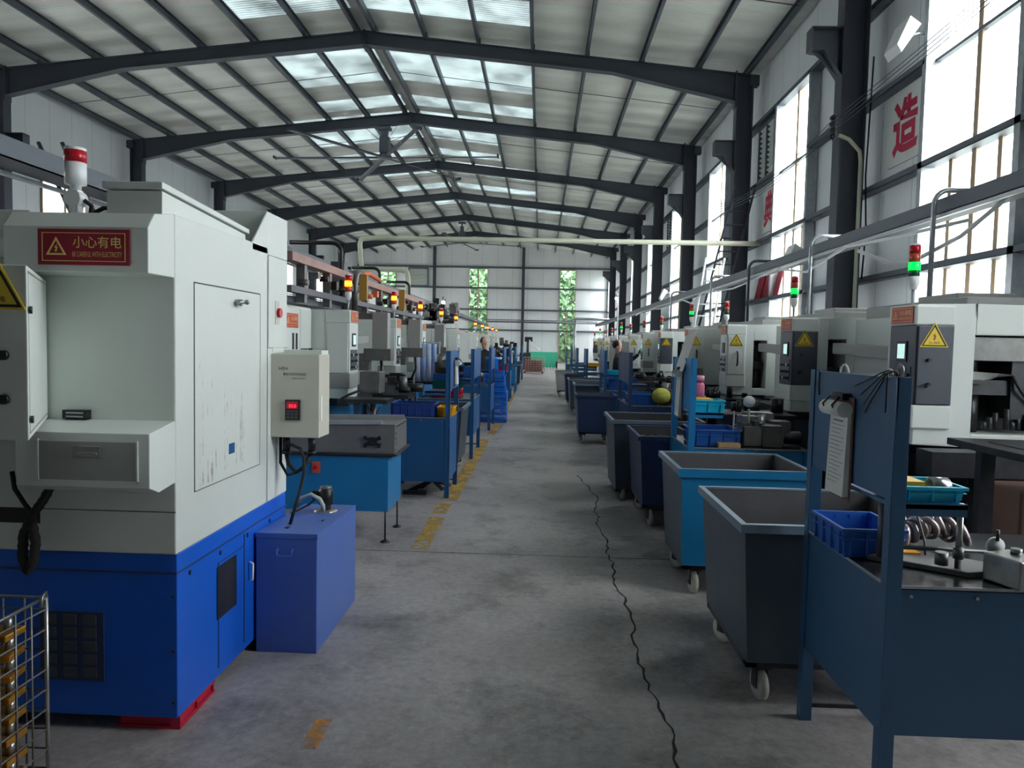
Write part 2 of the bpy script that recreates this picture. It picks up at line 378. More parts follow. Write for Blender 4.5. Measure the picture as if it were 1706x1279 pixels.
def tri_outline(mb, s, t, y0, y1, cx=0, cz=0):
    """hollow triangle in XZ, side s, border t"""
    def tri(k): return [(cx+k*s*0.5, cz-k*s*0.289), (cx, cz+k*s*0.577), (cx-k*s*0.5, cz-k*s*0.289)]
    o = tri(1); i = tri(1-t)
    for k in range(3):
        a, b = o[k], o[(k+1) % 3]; c, d = i[(k+1) % 3], i[k]
        mb.prism([a, b, c, d], 'y', y0, y1)
    return mb
BOLT = [(0.25, 1), (-0.45, 0.1), (0.0, 0.1), (-0.15, -0.55), (-0.4, -0.45), (0.0, -1), (0.3, -0.4), (0.08, -0.5), (0.45, 0.3), (0.0, 0.3)]
def bolt(mb, s, y0, y1, cx=0, cz=0):
    mb.prism([(cx+p[0]*s, cz+p[1]*s) for p in BOLT], 'y', y0, y1); return mb
def red_sign(parent, w, loc, rz, name='warning_sign', mat=None, detail=True):
    h = w*0.38
    p = put(MB().box(-w/2, w/2, -0.003, 0.0, -h/2, h/2), name, mat or sign_red, parent, loc, rz)
    p['label'] = 'red warning sign with gold triangle and characters'
    m = MB(); t = w*0.008; a, b = w*0.455, h*0.40
    m.box(-a, a, -0.004, -0.002, b-t, b).box(-a, a, -0.004, -0.002, -b, -b+t).box(-a, -a+t, -0.004, -0.002, -b, b).box(a-t, a, -0.004, -0.002, -b, b)
    m.build('sign_border', gold, p)
    m = MB(); tri_outline(m, w*0.22, 0.28, -0.005, -0.002, -w*0.30, -h*0.06); bolt(m, h*0.11, -0.005, -0.002, -w*0.30, -h*0.04); m.build('bolt_symbol', gold, p)
    if detail:
        put_text('小心有电', gold, w*0.53, h*0.33, p, (w*0.15, -0.0045, h*0.14), bold=0.008)
        put_text('BE CAREFUL WITH ELECTRICITY', gold, w*0.54, h*0.14, p, (w*0.15, -0.0045, -h*0.2))
    return p
def tri_sign(parent, s, loc, rz, words='当心触电'):
    m = MB(); k = s*0.5
    m.prism([(k*1.1, -s*0.289-k*0.07), (0, s*0.577+k*0.14), (-k*1.1, -s*0.289-k*0.07)], 'y', -0.003, 0)
    p = put(m, 'hazard_sign', yellow, parent, loc, rz); p['label'] = 'yellow triangular electricity warning sign'
    m = MB(); tri_outline(m, s*0.98, 0.16, -0.005, -0.002); m.build('sign_border', black, p)
    bolt(MB(), s*0.15, -0.005, -0.002, 0, s*0.09).build('bolt_symbol', sign_red, p)
    put_text(words, black, s*0.42, s*0.10, p, (0, -0.0045, -s*0.15))
    return p

# ================================================================== THE BUILDING
RX, EX, WX, LXW = -4.2, 4.80, 4.92, -13.32     # ridge, eave, window wall, opposite wall (x)
Y0, Y1 = -10.0, 53.3
FY = [5.28+6*k for k in range(-2, 8)]           # portal frame lines
ord_ = ['first', 'second', 'third', 'fourth', 'fifth', 'sixth', 'seventh', 'eighth', 'ninth', 'tenth', 'eleventh', 'twelfth', 'thirteenth', 'fourteenth', 'fifteenth', 'sixteenth']

fl = B(LXW-0.1, WX+0.1, Y0, Y1+0.1, -0.2, 0).build('floor', FLOORM); struct(fl)
pts = [(2.5, .57), (2.84, .58), (3.2, .60), (3.55, .565), (3.9, .55), (4.3, .585), (4.74, .59), (5.1, .56), (5.5, .585), (5.9, .575), (6.3, .60), (6.8, .57), (7.1, .60), (7.35, .578), (7.9, .66), (8.3, .62), (8.9, .55), (9.4, .50)]
m = MB(); path = []
for i in range(len(pts)-1):
    for k in range(6):
        t = k/6; path.append((pts[i][0]*(1-t)+pts[i+1][0]*t, pts[i][1]*(1-t)+pts[i+1][1]*t+random.uniform(-.016, .016), random.uniform(.003, .009)))
for a, b in zip(path, path[1:]):
    m.add([(a[1]-a[2], a[0], .0015), (a[1]+a[2], a[0], .0015), (b[1]+b[2], b[0], .0015), (b[1]-b[2], b[0], .0015)], [(0, 1, 2, 3)])
o = m.build('crack', CRACK, fl); o['label'] = 'long jagged crack running along the aisle floor'
for jy in (5.7, 11.6, 17.6, 23.6, 29.6):
    m = MB(); x = -3.0
    while x < 2.6:
        m.add([(x, jy-.005+random.uniform(-.002, .002), .0012), (x+.3, jy-.005, .0012), (x+.3, jy+.004, .0012), (x, jy+.005, .0012)], [(0, 1, 2, 3)]); x += .3
    m.build('floor_joint', CRACK, fl)
def patch(x0, x1, y0, y1, lab, mt=None):
    m = MB(); m.add([(x0, y0, .002), (x1, y0, .002), (x1, y1, .002), (x0, y1, .002)], [(0, 1, 2, 3)])
    tag(m.build('floor_marking', mt or YLINE), lab, 'floor marking')
patch(-1.0, -.86, 5.78, 6.85, 'short worn yellow stripe on the floor beside the thin-legged tank')
patch(-1.01, -.87, 7.0, 7.45, 'almost rubbed-out yellow patch between the short stripe and the blue bench')
patch(-.99, -.83, 7.6, 12.6, 'long worn yellow floor line running past the bench legs')
patch(-.93, -.78, 13.2, 24.0, 'far end of the yellow floor line beside the blue basket stack')
patch(-.935, -.865, 2.86, 3.10, 'ochre paint smudge on the bare floor before the big white machine', OCHRE)
m = MB()
m.add([(-60, -30, -.25), (60, -30, -.25), (60, 110, -.25), (-60, 110, -.25)], [(0, 1, 2, 3)])
tag(m.build('outdoor_ground', grass_out), 'pale ground outside the building', 'ground', kind='structure')

# walls with real openings ------------------------------------------------------
def wall(name, axis, at, thick, a0, a1, z0, z1, holes, mat):
    m = MB()
    def bx(u0, u1, w0, w1):
        if u1-u0 < 1e-4 or w1-w0 < 1e-4: return
        if axis == 'x': m.box(at, at+thick, u0, u1, w0, w1)
        else: m.box(u0, u1, at, at+thick, w0, w1)
    cur = a0
    for h in sorted(holes):
        bx(cur, h[0], z0, z1); bx(h[0], h[1], z0, h[2]); bx(h[0], h[1], h[3], z1); cur = h[1]
    bx(cur, a1, z0, z1)
    return struct(m.build(name, mat))
win_R = [(F-3.55, F-1.63, 1.3, 6.69) for F in FY if F-3.55 > 0] + [(51.6, 53.0, 1.3, 6.69)]
win_L = [(F+2.0, F+3.9, 1.3, 5.9) for F in FY if F > 2 and F+3.9 < Y1]
win_B = [(-5.24, -3.87, .3, 6.98), (1.27, 2.45, .3, 6.98), (-11.64, -10.5, .3, 6.98)]
wall('wall_right', 'x', WX, .1, Y0, Y1, 0, 8.2, win_R, WALL_Y)
wall('wall_left', 'x', LXW-.1, .1, Y0, Y1, 0, 8.2, win_L, WALL_Y)
wall('wall_back', 'y', Y1, .1, LXW, WX, 0, 9.2, sorted(win_B), WALL_X)
wall('wall_front', 'y', Y0-.1, .1, LXW, WX, 0, 9.2, [], WALL_X)

nw = 0
def window(axis, at, h, rows, cols_up, cols_lo, split, inward, depth=.06):
    """frame bars and panes of one window"""
    global nw; nw += 1
    w = sempty('window_%d' % nw)
    u0, u1, z0, z1 = h; m = MB(); g = MB()
    def bx(mb, a0, a1, c0, c1, d0, d1):
        if axis == 'x': mb.box(at+inward*d0, at+inward*d1, a0, a1, c0, c1)
        else: mb.box(a0, a1, at+inward*d0, at+inward*d1, c0, c1)
    t = .045
    bx(m, u0, u0+t, z0, z1, 0, depth); bx(m, u1-t, u1, z0, z1, 0, depth); bx(m, u0, u1, z0, z0+t, 0, depth); bx(m, u0, u1, z1-t, z1, 0, depth)
    for i in range(1, cols_up):
        u = u0+(u1-u0)*i/cols_up; bx(m, u-.045, u+.045, z0, z1, 0, depth)
    for i in range(1, cols_lo):
        if cols_lo > cols_up and i*cols_up % cols_lo:
            u = u0+(u1-u0)*i/cols_lo; bx(m, u-.038, u+.038, z0, split, 0, depth)
    m.build('window_frame', tan, w)
    m = MB()
    for z in rows: bx(m, u0, u1, z-.02, z+.02, 0, depth+.02)
    m.build('transom', girt_steel, w)
    bx(g, u0, u1, z0, z1, .02, .028)
    g.build('pane', CLEAR if axis == 'y' else GLASS, w)
for h in win_R: window('x', WX, h, [5.28, 1.95], 2, 4, 4.05, -1)
for h in win_L: window('x', LXW, h, [4.0, 2.7], 2, 2, 4.0, 1)
for h in win_B: window('y', Y1, h, [5.6, 4.07, 2.61], 2 if h[0] < 1 else 1, 2, 4.07, -1)

# roof: eave height 7.98, ridge 8.95 (underside of the sheet)
ZE, ZR = 7.99, 8.95
def roof_z(x):
    d = abs(x-RX)/9.1; return ZR-(ZR-ZE)*d
sky_rows = []   # (y0, y1, reach from ridge right, reach left)
for k, F in enumerate(FY):
    if k < 2: sky_rows += [(F+4.4, F+5.4, 2.65, 2.65)] if k else []
    elif k == 2: sky_rows += [(F+2.0, F+2.9, 2.6, 1.4), (F+4.3, F+5.5, 3.85, 2.6)]
    elif k == 3: sky_rows += [(F+.35, F+2.3, 3.85, 1.4), (F+4.0, F+5.2, 3.85, 2.6)]
    elif k == 4: sky_rows += [(F+.4, F+3.6, 3.85, 2.6), (F+4.8, F+5.8, 3.85, 2.6)]
    elif k == 5: sky_rows += [(F+.3, F+3.4, 2.6, 3.85), (F+4.7, F+5.7, 2.6, 3.85)]
    elif k == 6: sky_rows += [(F+.6, F+2.6, 3.85, 2.6), (F+4.6, F+5.7, 3.85, 2.6)]
    elif k == 7: sky_rows += [(F+2.6, F+3.6, 6.4, 1.4)]
    elif k == 8: sky_rows += [(F+1.6, F+3.0, 1.4, 5.1)]
roofm = MB(); cur = Y0-.1
def slab(mb, xa, xb, ya, yb, t=.06):
    mb.hexa([(xa, ya, roof_z(xa)), (xb, ya, roof_z(xb)), (xb, yb, roof_z(xb)), (xa, yb, roof_z(xa))],
            [(xa, ya, roof_z(xa)+t), (xb, ya, roof_z(xb)+t), (xb, yb, roof_z(xb)+t), (xa, yb, roof_z(xa)+t)])
for (ya, yb, rr, rl) in sky_rows + [(Y1+.1, Y1+.1, 0, 0)]:
    slab(roofm, RX, WX+.1, cur, ya); slab(roofm, LXW-.1, RX, cur, ya)
    if yb > ya:
        slab(roofm, RX+rr, WX+.1, ya, yb); slab(roofm, LXW-.1, RX-rl, ya, yb)
        for sgn, reach in ((1, rr), (-1, rl)):
            nw += 1; q = MB(); xa, xb = sorted((RX+sgn*.12, RX+sgn*reach)); slab(q, xa, xb, ya, yb, .012); struct(q.build('window_%d' % nw, SKYL))
        slab(roofm, RX-.12, RX+.12, ya, yb)
    cur = yb
struct(roofm.build('ceiling', ROOF))

# purlins ------------------------------------------------------------------------
def c_section(x, z, w=.07, h=.17, t=.006, flip=1):
    a = x; b = x+flip*w
    return [[(a, z), (a, z+h), (a+flip*t, z+h), (a+flip*t, z)], [(a, z+h-t), (b, z+h-t), (b, z+h), (a, z+h)], [(a, z), (b, z), (b, z+t), (a, z+t)], [(b, z), (b, z+.025), (b-flip*t, z+.025), (b-flip*t, z)]]
offs = [.24, 1.42, 2.65, 3.9, 5.15, 6.4, 7.7, 8.8]
for sgn, side in ((1, 'window-wall'), (-1, 'dim-wall')):
    for i, d in enumerate(offs):
        x = RX+sgn*d; z = roof_z(x)-.178; m = MB()
        for poly in c_section(x, z, flip=-sgn): m.prism(poly, 'y', Y0, Y1)
        tag(m.build('roof_purlin', girt_steel), 'grey steel roof purlin, %s from the ridge on the %s side' % (ord_[i], 'tall-window' if sgn > 0 else 'orange-lamp'), 'roof purlin', 'purlins under the roof sheets')
# sag rods, one row per bay
for k, F in enumerate(FY[2:], 2):
    for sgn in (1, -1):
        for yy in ((F+3.0,) if k < 3 else (F+2.7,)):
            m = MB()
            for a, b in zip(offs, offs[1:]):
                xa, xb = RX+sgn*a, RX+sgn*b; m.tube([(xa, yy, roof_z(xa)-.1), (xb, yy+.06, roof_z(xb)-.1)], .009, 5, False)
            n_ = 'between the %s and next roof frame' % ord_[k-2]
            tag(m.build('sag_rod', frame_steel), 'thin dark tie rod %s, %s slope' % (n_, 'tall-window' if sgn > 0 else 'orange-lamp'), 'tie rod', 'tie rods between the purlins')

# portal frames --------------------------------------------------------------------
def portal_frame(F, k):
    t = thing('portal_frame', 'dark steel portal frame spanning the hall, %s from the camera' % ord_[k], 'steel frame', (RX, F, 0), 0, 'portal frames along the hall')
    for s in (1, -1):
        # rafter: top line and bottom line
        top = [(0, 8.745), (9.0, 7.80)]; bot = [(0, 8.43), (5.7, 7.85), (8.5, 7.22)]
        m = MB(s)
        m.prism([(0, 8.43), (5.7, 7.85), (8.5, 7.22), (8.5, 7.85), (0, 8.745)], 'y', -.008, .008)
        m.prism([(8.5, 7.22), (8.87, 7.22), (8.87, 7.81), (8.5, 7.85)], 'y', -.008, .008)
        def fl_(a, b, w=.11, th=.014): m.prism([(a[0], a[1]), (b[0], b[1]), (b[0], b[1]-th), (a[0], a[1]-th)], 'y', -w, w)
        fl_(top[0], top[1]); fl_((0, 8.444), (5.7, 7.864)); fl_((5.7, 7.864), (8.5, 7.234))
        m.box(8.47, 8.50, -.11, .11, 7.1, 7.9)       # end plate
        m.box(8.8, 9.0, -.1, .1, 7.58, 7.80)
        m.box(0, .012, -.12, .12, 8.34, 8.77)
        for d in offs[:7]: m.box(d-.02, d+.02, -.06, .06, 8.745-.105*d-.01, 8.745-.105*d+.14)
        m.build('rafter', frame_steel, t)
        m = MB(s)
        m.box(8.515, 8.86, -.008, .008, 0, 7.23)
        m.box(8.50, 8.516, -.13, .13, 0, 7.23); m.box(8.855, 8.872, -.13, .13, 0, 7.6)
        m.box(8.45, 8.92, -.16, .16, 0, .02)
        m.build('column', frame_steel, t)
        m = MB(s)
        m.prism([(8.07, 6.05), (8.5, 5.66), (8.5, 6.34), (8.07, 6.34)], 'y', -.008, .008)
        m.prism([(8.05, 6.34), (8.5, 6.34), (8.5, 6.355), (8.05, 6.355)], 'y', -.12, .12)
        m.prism([(8.07, 6.05), (8.25, 6.03), (8.5, 5.66), (8.5, 5.645), (8.24, 6.015), (8.07, 6.035)], 'y', -.12, .12)
        m.box(8.05, 8.065, -.12, .12, 6.04, 6.35)
        m.build('corbel', frame_steel, t)
    return t
# ordinals count from the first frame the photo shows (y = 11.28)
for k, F in enumerate(FY):
    if k >= 3: portal_frame(F, k-3)
    elif k > 0:
        t = portal_frame(F, 0); t['label'] = 'dark steel portal frame standing behind the camera position, number %s back' % ord_[2-k]
# girts ------------------------------------------------------------------------------
for i, z in enumerate((1.28, 2.7, 4.0, 5.3, 6.66)):
    m = MB()
    seg = [(Y0, Y1)]
    m.box(WX-.19, WX-.012, Y0, Y1, z-.035, z-.027).box(WX-.19, WX-.183, Y0, Y1, z-.035, z+.045)
    if z in (1.28, 2.7, 4.0, 6.66): tag(m.build('wall_girt', girt_steel), 'horizontal steel girt along the tall-window wall, %s up from the floor' % ord_[i], 'wall girt', 'girts along the tall-window wall')
    else:
        m = MB(); edges = [Y0]+[v for h in sorted(win_R) for v in h[:2]]+[Y1]
        for a, b in zip(edges[::2], edges[1::2]): m.box(WX-.19, WX-.012, a, b, z-.035, z-.027).box(WX-.19, WX-.183, a, b, z-.035, z+.045)
        tag(m.build('wall_girt', girt_steel), 'broken steel girt stopping at each tall window, fourth up from the floor', 'wall girt', 'girts along the tall-window wall')
m = MB()
for h in win_R:
    for u in h[:2]: m.box(WX-.19, WX-.012, u-.05, u+.05, 0, 6.7)
tag(m.build('trim_1', galv), 'grey posts beside the tall windows', 'post', kind='structure')
for i, z in enumerate((2.61, 4.07, 5.61, 7.08)):
    tag(B(LXW, WX, Y1-.14, Y1-.012, z-.06, z+.06).build('end_wall_girt', girt_steel), 'steel girt across the far end wall, %s up' % ord_[i], 'wall girt', 'girts across the end wall')
for i, x in enumerate((-7.7, -1.32)):
    m = MB(); m.box(x-.1, x+.1, Y1-.2, Y1-.19, 0, 8.5).box(x-.1, x+.1, Y1-.4, Y1-.39, 0, 8.5).box(x-.006, x+.006, Y1-.4, Y1-.19, 0, 8.5)
    tag(m.build('end_wall_post', frame_steel), ('steel post of the end wall beside the small louvre', 'steel post in the middle of the end wall above the green sheet')[i], 'steel post')
for i, z in enumerate((1.28, 2.7, 4.0)):
    tag(B(LXW+.012, LXW+.18, Y0, Y1, z-.035, z+.035).build('wall_girt', girt_steel), 'steel girt behind the orange-lamp machines, %s up' % ord_[i], 'wall girt', 'girts on the dim wall')
# runway beam on the dim side
m = MB(); m.box(-12.63, -12.615, Y0, Y1, 5.72, 6.22).box(-12.72, -12.52, Y0, Y1, 6.2, 6.215).box(-12.72, -12.52, Y0, Y1, 5.70, 5.72)
m.box(-12.66, -12.60, Y0, Y1, 6.215, 6.26)
for y in FY: m.box(-12.7, -12.5, y-.01, y+.01, 5.72, 6.2)
z_ = m.build('crane_beam', girt_steel); tag(z_, 'long grey crane runway beam below the eave above the white machine', 'crane beam')

# louvres
def louvre(name, axis, at, u0, u1, z0, z1, lab, cols=2):
    t = thing(name, lab, 'louvre', (at, (u0+u1)/2, z0) if axis == 'x' else ((u0+u1)/2, at, z0)); m = MB(); f = MB(); w = (u1-u0)/2; H = z1-z0
    def bx(mb, a0, a1, c0, c1, d0, d1):
        if axis == 'x': mb.box(-d1, -d0, a0, a1, c0, c1)
        else: mb.box(a0, a1, -d1, -d0, c0, c1)
    n = int(H/.1)
    for i in range(n):
        z = H*i/n
        for c in range(cols):
            a0 = -w+.03+2*w*c/cols; a1 = -w-.03+2*w*(c+1)/cols
            if axis == 'x': m.prism([(-.10, z+.06), (-.02, z), (-.015, z+.012), (-.10, z+.075)], 'y', a0, a1)
            else: m.prism([(-.10, z), (-.02, z+.07), (-.015, z+.075), (-.10, z+.012)], 'x', a0, a1)
    m.build('slats', machine_white, t)
    for c in range(cols+1): bx(f, -w+2*w*c/cols-.03, -w+2*w*c/cols+.03, 0, H, .01, .12)
    bx(f, -w, w, -.03, .03, .01, .12); bx(f, -w, w, H-.03, H+.03, .01, .12); f.build('louvre_frame', girt_steel, t)
louvre('wall_louvre', 'x', WX, 15.95, 17.05, 5.36, 6.55, 'metal louvre vent above the second red character board')
louvre('wall_louvre', 'x', WX, 27.95, 29.05, 5.36, 6.55, 'metal louvre vent far down the tall-window wall')
louvre('end_louvre', 'y', Y1, -9.6, -8.2, 5.7, 6.95, 'small louvre vent high on the far end wall', 1)

# character boards
def board(y0, y1, z0, z1, ch, lab):
    t = thing('character_board', lab, 'sign', (WX-.005, (y0+y1)/2, (z0+z1)/2))
    B(-.02, 0.004, -(y1-y0)/2, (y1-y0)/2, -(z1-z0)/2, (z1-z0)/2).build('board', paper, t)
    put_text(ch, char_red, (y1-y0)*.72, (z1-z0)*.78, t, (-.023, 0, 0), -PI/2, bold=.035)
board(9.93, 10.9, 4.24, 5.24, '造', 'white board with one red character beside the brightest tall window')
board(15.95, 16.9, 4.2, 5.2, '典', 'white board with a red character below the louvre vent')
# stacked leaning red-lettered boards lower on the same wall
for i, yy in enumerate((15.5, 16.1, 16.7)):
    m = MB(); m.hexa([(WX-.15, yy-.22, 2.675), (WX-.13, yy-.22, 2.675), (WX-.13, yy+.22, 2.675), (WX-.15, yy+.22, 2.675)], [(WX-.022, yy-.22, 3.3), (WX-.001, yy-.22, 3.3), (WX-.001, yy+.22, 3.3), (WX-.022, yy+.22, 3.3)])
    tag(m.build('leaning_board', sign_red), 'dark red board leaning on the wall girt, %s of three' % ord_[i], 'board')

# floodlights on the wall
def floodlight(x, y, z, lab):
    t = thing('floodlight', lab, 'floodlight', (x, y, z))
    m = MB(); m.hexa([(-.34, -.18, -.16), (-.28, -.18, -.26), (-.28, .18, -.26), (-.34, .18, -.16)], [(-.2, -.2, .18), (-.06, -.2, .08), (-.06, .2, .08), (-.2, .2, .18)]); m.build('lamp_housing', white_plastic, t, .01)
    MB().tube([(-.16, 0, 0), (0, 0, .04), (.2, 0, .04)], .02, 6).build('bracket', galv, t)
floodlight(WX-.25, 9.72, 5.62, 'white floodlight on the wall above the first red character')
floodlight(WX-.25, 13.55, 3.35, 'white floodlight beside the window behind the dark column')
floodlight(WX-.25, 27.5, 3.6, 'small white floodlight low on the far part of the window wall')

# cable trays, conduits
def tray(x, z, y0, y1, name, lab, w=.12):
    t = thing(name, lab, 'cable tray', (x, y0, z)); L = y1-y0
    m = MB(); m.box(-w, w, 0, L, 0, .01).box(-w, -w+.008, 0, L, 0, .13).box(w-.008, w, 0, L, 0, .13); m.build('tray', girt_steel, t)
    m = MB(); m.box(-w*.8, w*.9, 0, L, .012, .06).box(-w-.03, -w-.005, 0, L, -.04, -.01); m.build('rail', galv, t)
    for k in range(int(L/3)):
        pass
    return t
tray(3.5, 2.83, 4.6, 46, 'cable_tray', 'long grey cable tray running above the machines under the tall windows')
tray(-3.4, 2.72, 3.4, 46, 'cable_tray', 'silver and black cable tray above the orange-lamp machines')
m = MB(); m.tube([(-3.4, 45.9, 3.0), (3.5, 45.9, 3.0)], .05, 8); m.tube([(-3.4, 45.9, 3.12), (3.5, 45.9, 3.1)], .03, 8)
tag(m.build('cross_conduit', girt_steel), 'pair of grey conduits crossing the far end of the aisle', 'conduit')
m = MB(); m.tube([(1.75, 38, 0), (1.75, 38, 3.0)], .06, 8)
tag(m.build('support_pole', galv), 'grey pole standing at the far end of the machine row', 'pole')
m = MB(); m.tube([(1.75, 38, 2.98), (3.5, 38, 2.98)], .07, 8)
tag(m.build('cross_pipe', galv), 'short grey pipe from the far pole to the cable tray', 'pipe')
# tray brackets (pipes bending down to each machine)
def drop_pipe(x, y, ztop, zbot, run, lab, mat=galv, r=.022):
    pts = [(0, 0, zbot), (0, 0, ztop-.12)]
    for k in range(1, 6):
        a = PI/2*k/5; pts.append((math.copysign(.12*(1-math.cos(a)), run), 0, ztop-.12+.12*math.sin(a)))
    pts.append((run, 0, ztop))
    o = MB().tube(pts, r, 8).build('drop_conduit', mat, None, 0, None, (x, y, 0)); tag(o, lab, 'conduit', 'conduits dropping from the trays')
drop_pipe(3.3, 6.45, 3.02, 2.065, .7, 'thick grey conduit bending down onto the machine by the green stack lamp')
drop_pipe(3.3, 9.3, 3.05, 2.065, .5, 'grey conduit with loose cables dropping behind the second machine')
drop_pipe(3.3, 12.0, 3.05, 2.065, .5, 'dark conduit dropping to the third machine under the windows', frame_steel)
drop_pipe(3.3, 14.6, 3.05, 2.065, .5, 'thin conduit dropping to the fourth machine under the windows')
drop_pipe(3.3, 19.0, 3.05, 2.065, .5, 'thin far conduit dropping beside a small red stack lamp')
drop_pipe(-3.5, 9.2, 3.05, 2.0, -1.3, 'black conduit bending down behind the gantry rail', black, .03)
drop_pipe(-2.7, 9.9, 2.95, 2.2, -.7, 'black conduit arching beside the first orange lamp', black, .028)
drop_pipe(-2.9, 13.2, 2.95, 2.065, -.5, 'black conduit arching beside the second orange lamp', black, .028)
drop_pipe(-2.9, 16.2, 2.95, 2.065, -.5, 'black conduit arching beside the third orange lamp', black, .028)
# white pipe crossing the hall
m = MB(); m.tube([(4.76, 16.5, 3.945), (-3.95, 16.5, 3.94), (-4.05, 16.5, 3.91), (-4.08, 16.5, 3.8), (-4.02, 16.5, 3.05)], .055, 10)
tag(m.build('crossing_pipe', pipe_cream), 'long cream pipe crossing the hall above the aisle', 'pipe')
m = MB(); m.tube([(-4.85, 20.2, 3.62), (-3.85, 20.2, 3.60), (-3.70, 20.2, 3.55), (-3.66, 20.2, 3.4), (-3.66, 20.2, 1.9)], .075, 10)
tag(m.build('elbow_duct', pipe_cream), 'fat cream duct bending down behind the second orange lamp', 'duct')
# wires strung from the column towards the camera
for i in range(4):
    a = Vector((4.2, 11.1, 5.02-.06*i)); b = Vector((4.35-.05*i, 3.2, 5.6-.08*i)); m = MB()
    c0 = Vector((3.85, 17.1, 4.85-.05*i))
    m.tube([c0.lerp(a, t/6)-Vector((0, 0, .25*math.sin(PI*t/6))) for t in range(6)]+[a.lerp(b, t/8)-Vector((0, 0, .1*math.sin(PI*t/8))) for t in range(9)], .007, 4, False)
    tag(m.build('overhead_wire', frame_steel), 'thin overhead wire strung past the dark column, %s from the top' % ord_[i], 'wire', 'wires across the tall window')
t = thing('insulator_rack', 'small rack of dark insulators bolted to the nearest dark column', 'insulator rack', (4.2, 11.12, 4.7))
m = MB(); m.box(-.02, .02, -.1, .0, 0, .36); m.build('rack_bar', frame_steel, t)
for i in range(4): MB().lathe((-.05, -.08, .04+.09*i), [(0, -.03), (.035, -.03), (.02, 0), (.035, .03), (0, .03)], 'y', 10).build('insulator', black, t)
m = MB(); m.tube([(4.27, 11.1, 4.78), (4.42, 11.1, 4.72), (4.58, 11.1, 4.55), (4.6, 11.1, 4.4), (4.6, 11.1, 1.6)], .03, 8)
tag(m.build('column_conduit', pipe_cream), 'white plastic conduit running down the nearest dark column', 'conduit')
m = MB(); m.tube([(4.72, 11.1, 5.9), (4.70, 11.1, 5.0), (4.68, 11.1, 4.2), (4.72, 11.1, 3.4), (4.69, 11.1, 2.7)], .012, 6)
tag(m.build('black_cable', black), 'thin black cable hanging beside the white column conduit', 'cable')

# ceiling fans
def fan(x, y, z, ztop, R, ang, lab):
    t = thing('ceiling_fan', lab, 'ceiling fan', (x, y, z), ang)
    MB().cyl((0, 0, .75), 'z', .04, ztop-z-.75, 10).build('drop_rod', frame_steel, t)
    m = MB(); m.box(-.15, .15, -.13, .13, .12, .62); m.box(-.1, .1, -.08, .08, .62, .9); m.box(-.2, .2, -.12, .12, ztop-z-.12, ztop-z-.02); m.build('motor', girt_steel, t, .02)
    MB().lathe((0, 0, 0), [(0, -.03), (.22, -.03), (.22, .05), (.14, .12), (0, .12)], 'z', 16).build('hub', girt_steel, t)
    for k in range(6):
        m = MB(); n = 6
        m.prism([(-.09, -.015), (0.02, .02), (.09, .012), (.03, -.02)], 'x', .15, R); m.box(R, R+.04, -.1, .13, -.03, .06)
        o = m.build('blade', frame_steel, t); o.rotation_euler = (0, 0, 2*PI*k/6)
    for k in range(4):
        a = PI/4+PI/2*k; MB().tube([(.15*math.cos(a), .13*math.sin(a), .5), (.9*math.cos(a), .9*math.sin(a), ztop-z-.05)], .008, 4).build('guy_wire', frame_steel, t)
fan(-5.0, 23.28, 7.38, 8.33, 3.55, math.radians(-4), 'huge six-bladed dark fan hanging below the third roof frame')
fan(-4.5, 41.28, 7.2, 8.35, 3.3, math.radians(20), 'smaller looking far fan under the roof near the end wall')

# green trees outside the end windows
def tree(x, y, h, lab):
    t = thing('green_tree', lab, 'tree', (x, y, -.2)); m = MB(); rnd = random.Random(int(x*10))
    for i in range(3600):
        a = rnd.uniform(0, 2*PI); ph = math.acos(rnd.uniform(-1, 1)); r = rnd.uniform(.55, 1)**.5
        c = Vector((2.6*r*math.sin(ph)*math.cos(a), 2.2*r*math.sin(ph)*math.sin(a), h*.52+h*.5*r*math.cos(ph)))
        u = Vector((rnd.gauss(0, 1), rnd.gauss(0, 1), rnd.gauss(0, 1))).normalized()*.3; v = u.orthogonal().normalized()*.2
        m.add([c-u, c+v, c+u, c-v], [(0, 1, 2, 3)])
    m.build('foliage', leaf, t)
    MB().tube([(0, 0, 0), (.05, 0, h*.35), (0, .1, h*.7)], [.2, .15, .06], 8).build('trunk', bark, t)
tree(-5.6, 57.5, 8.2, 'leafy green tree outside the paired end window')
tree(2.4, 58.0, 8.0, 'leafy green tree outside the single-column end window')
tree(-11.5, 58.5, 8.0, 'leafy green tree outside the end window near the corner')

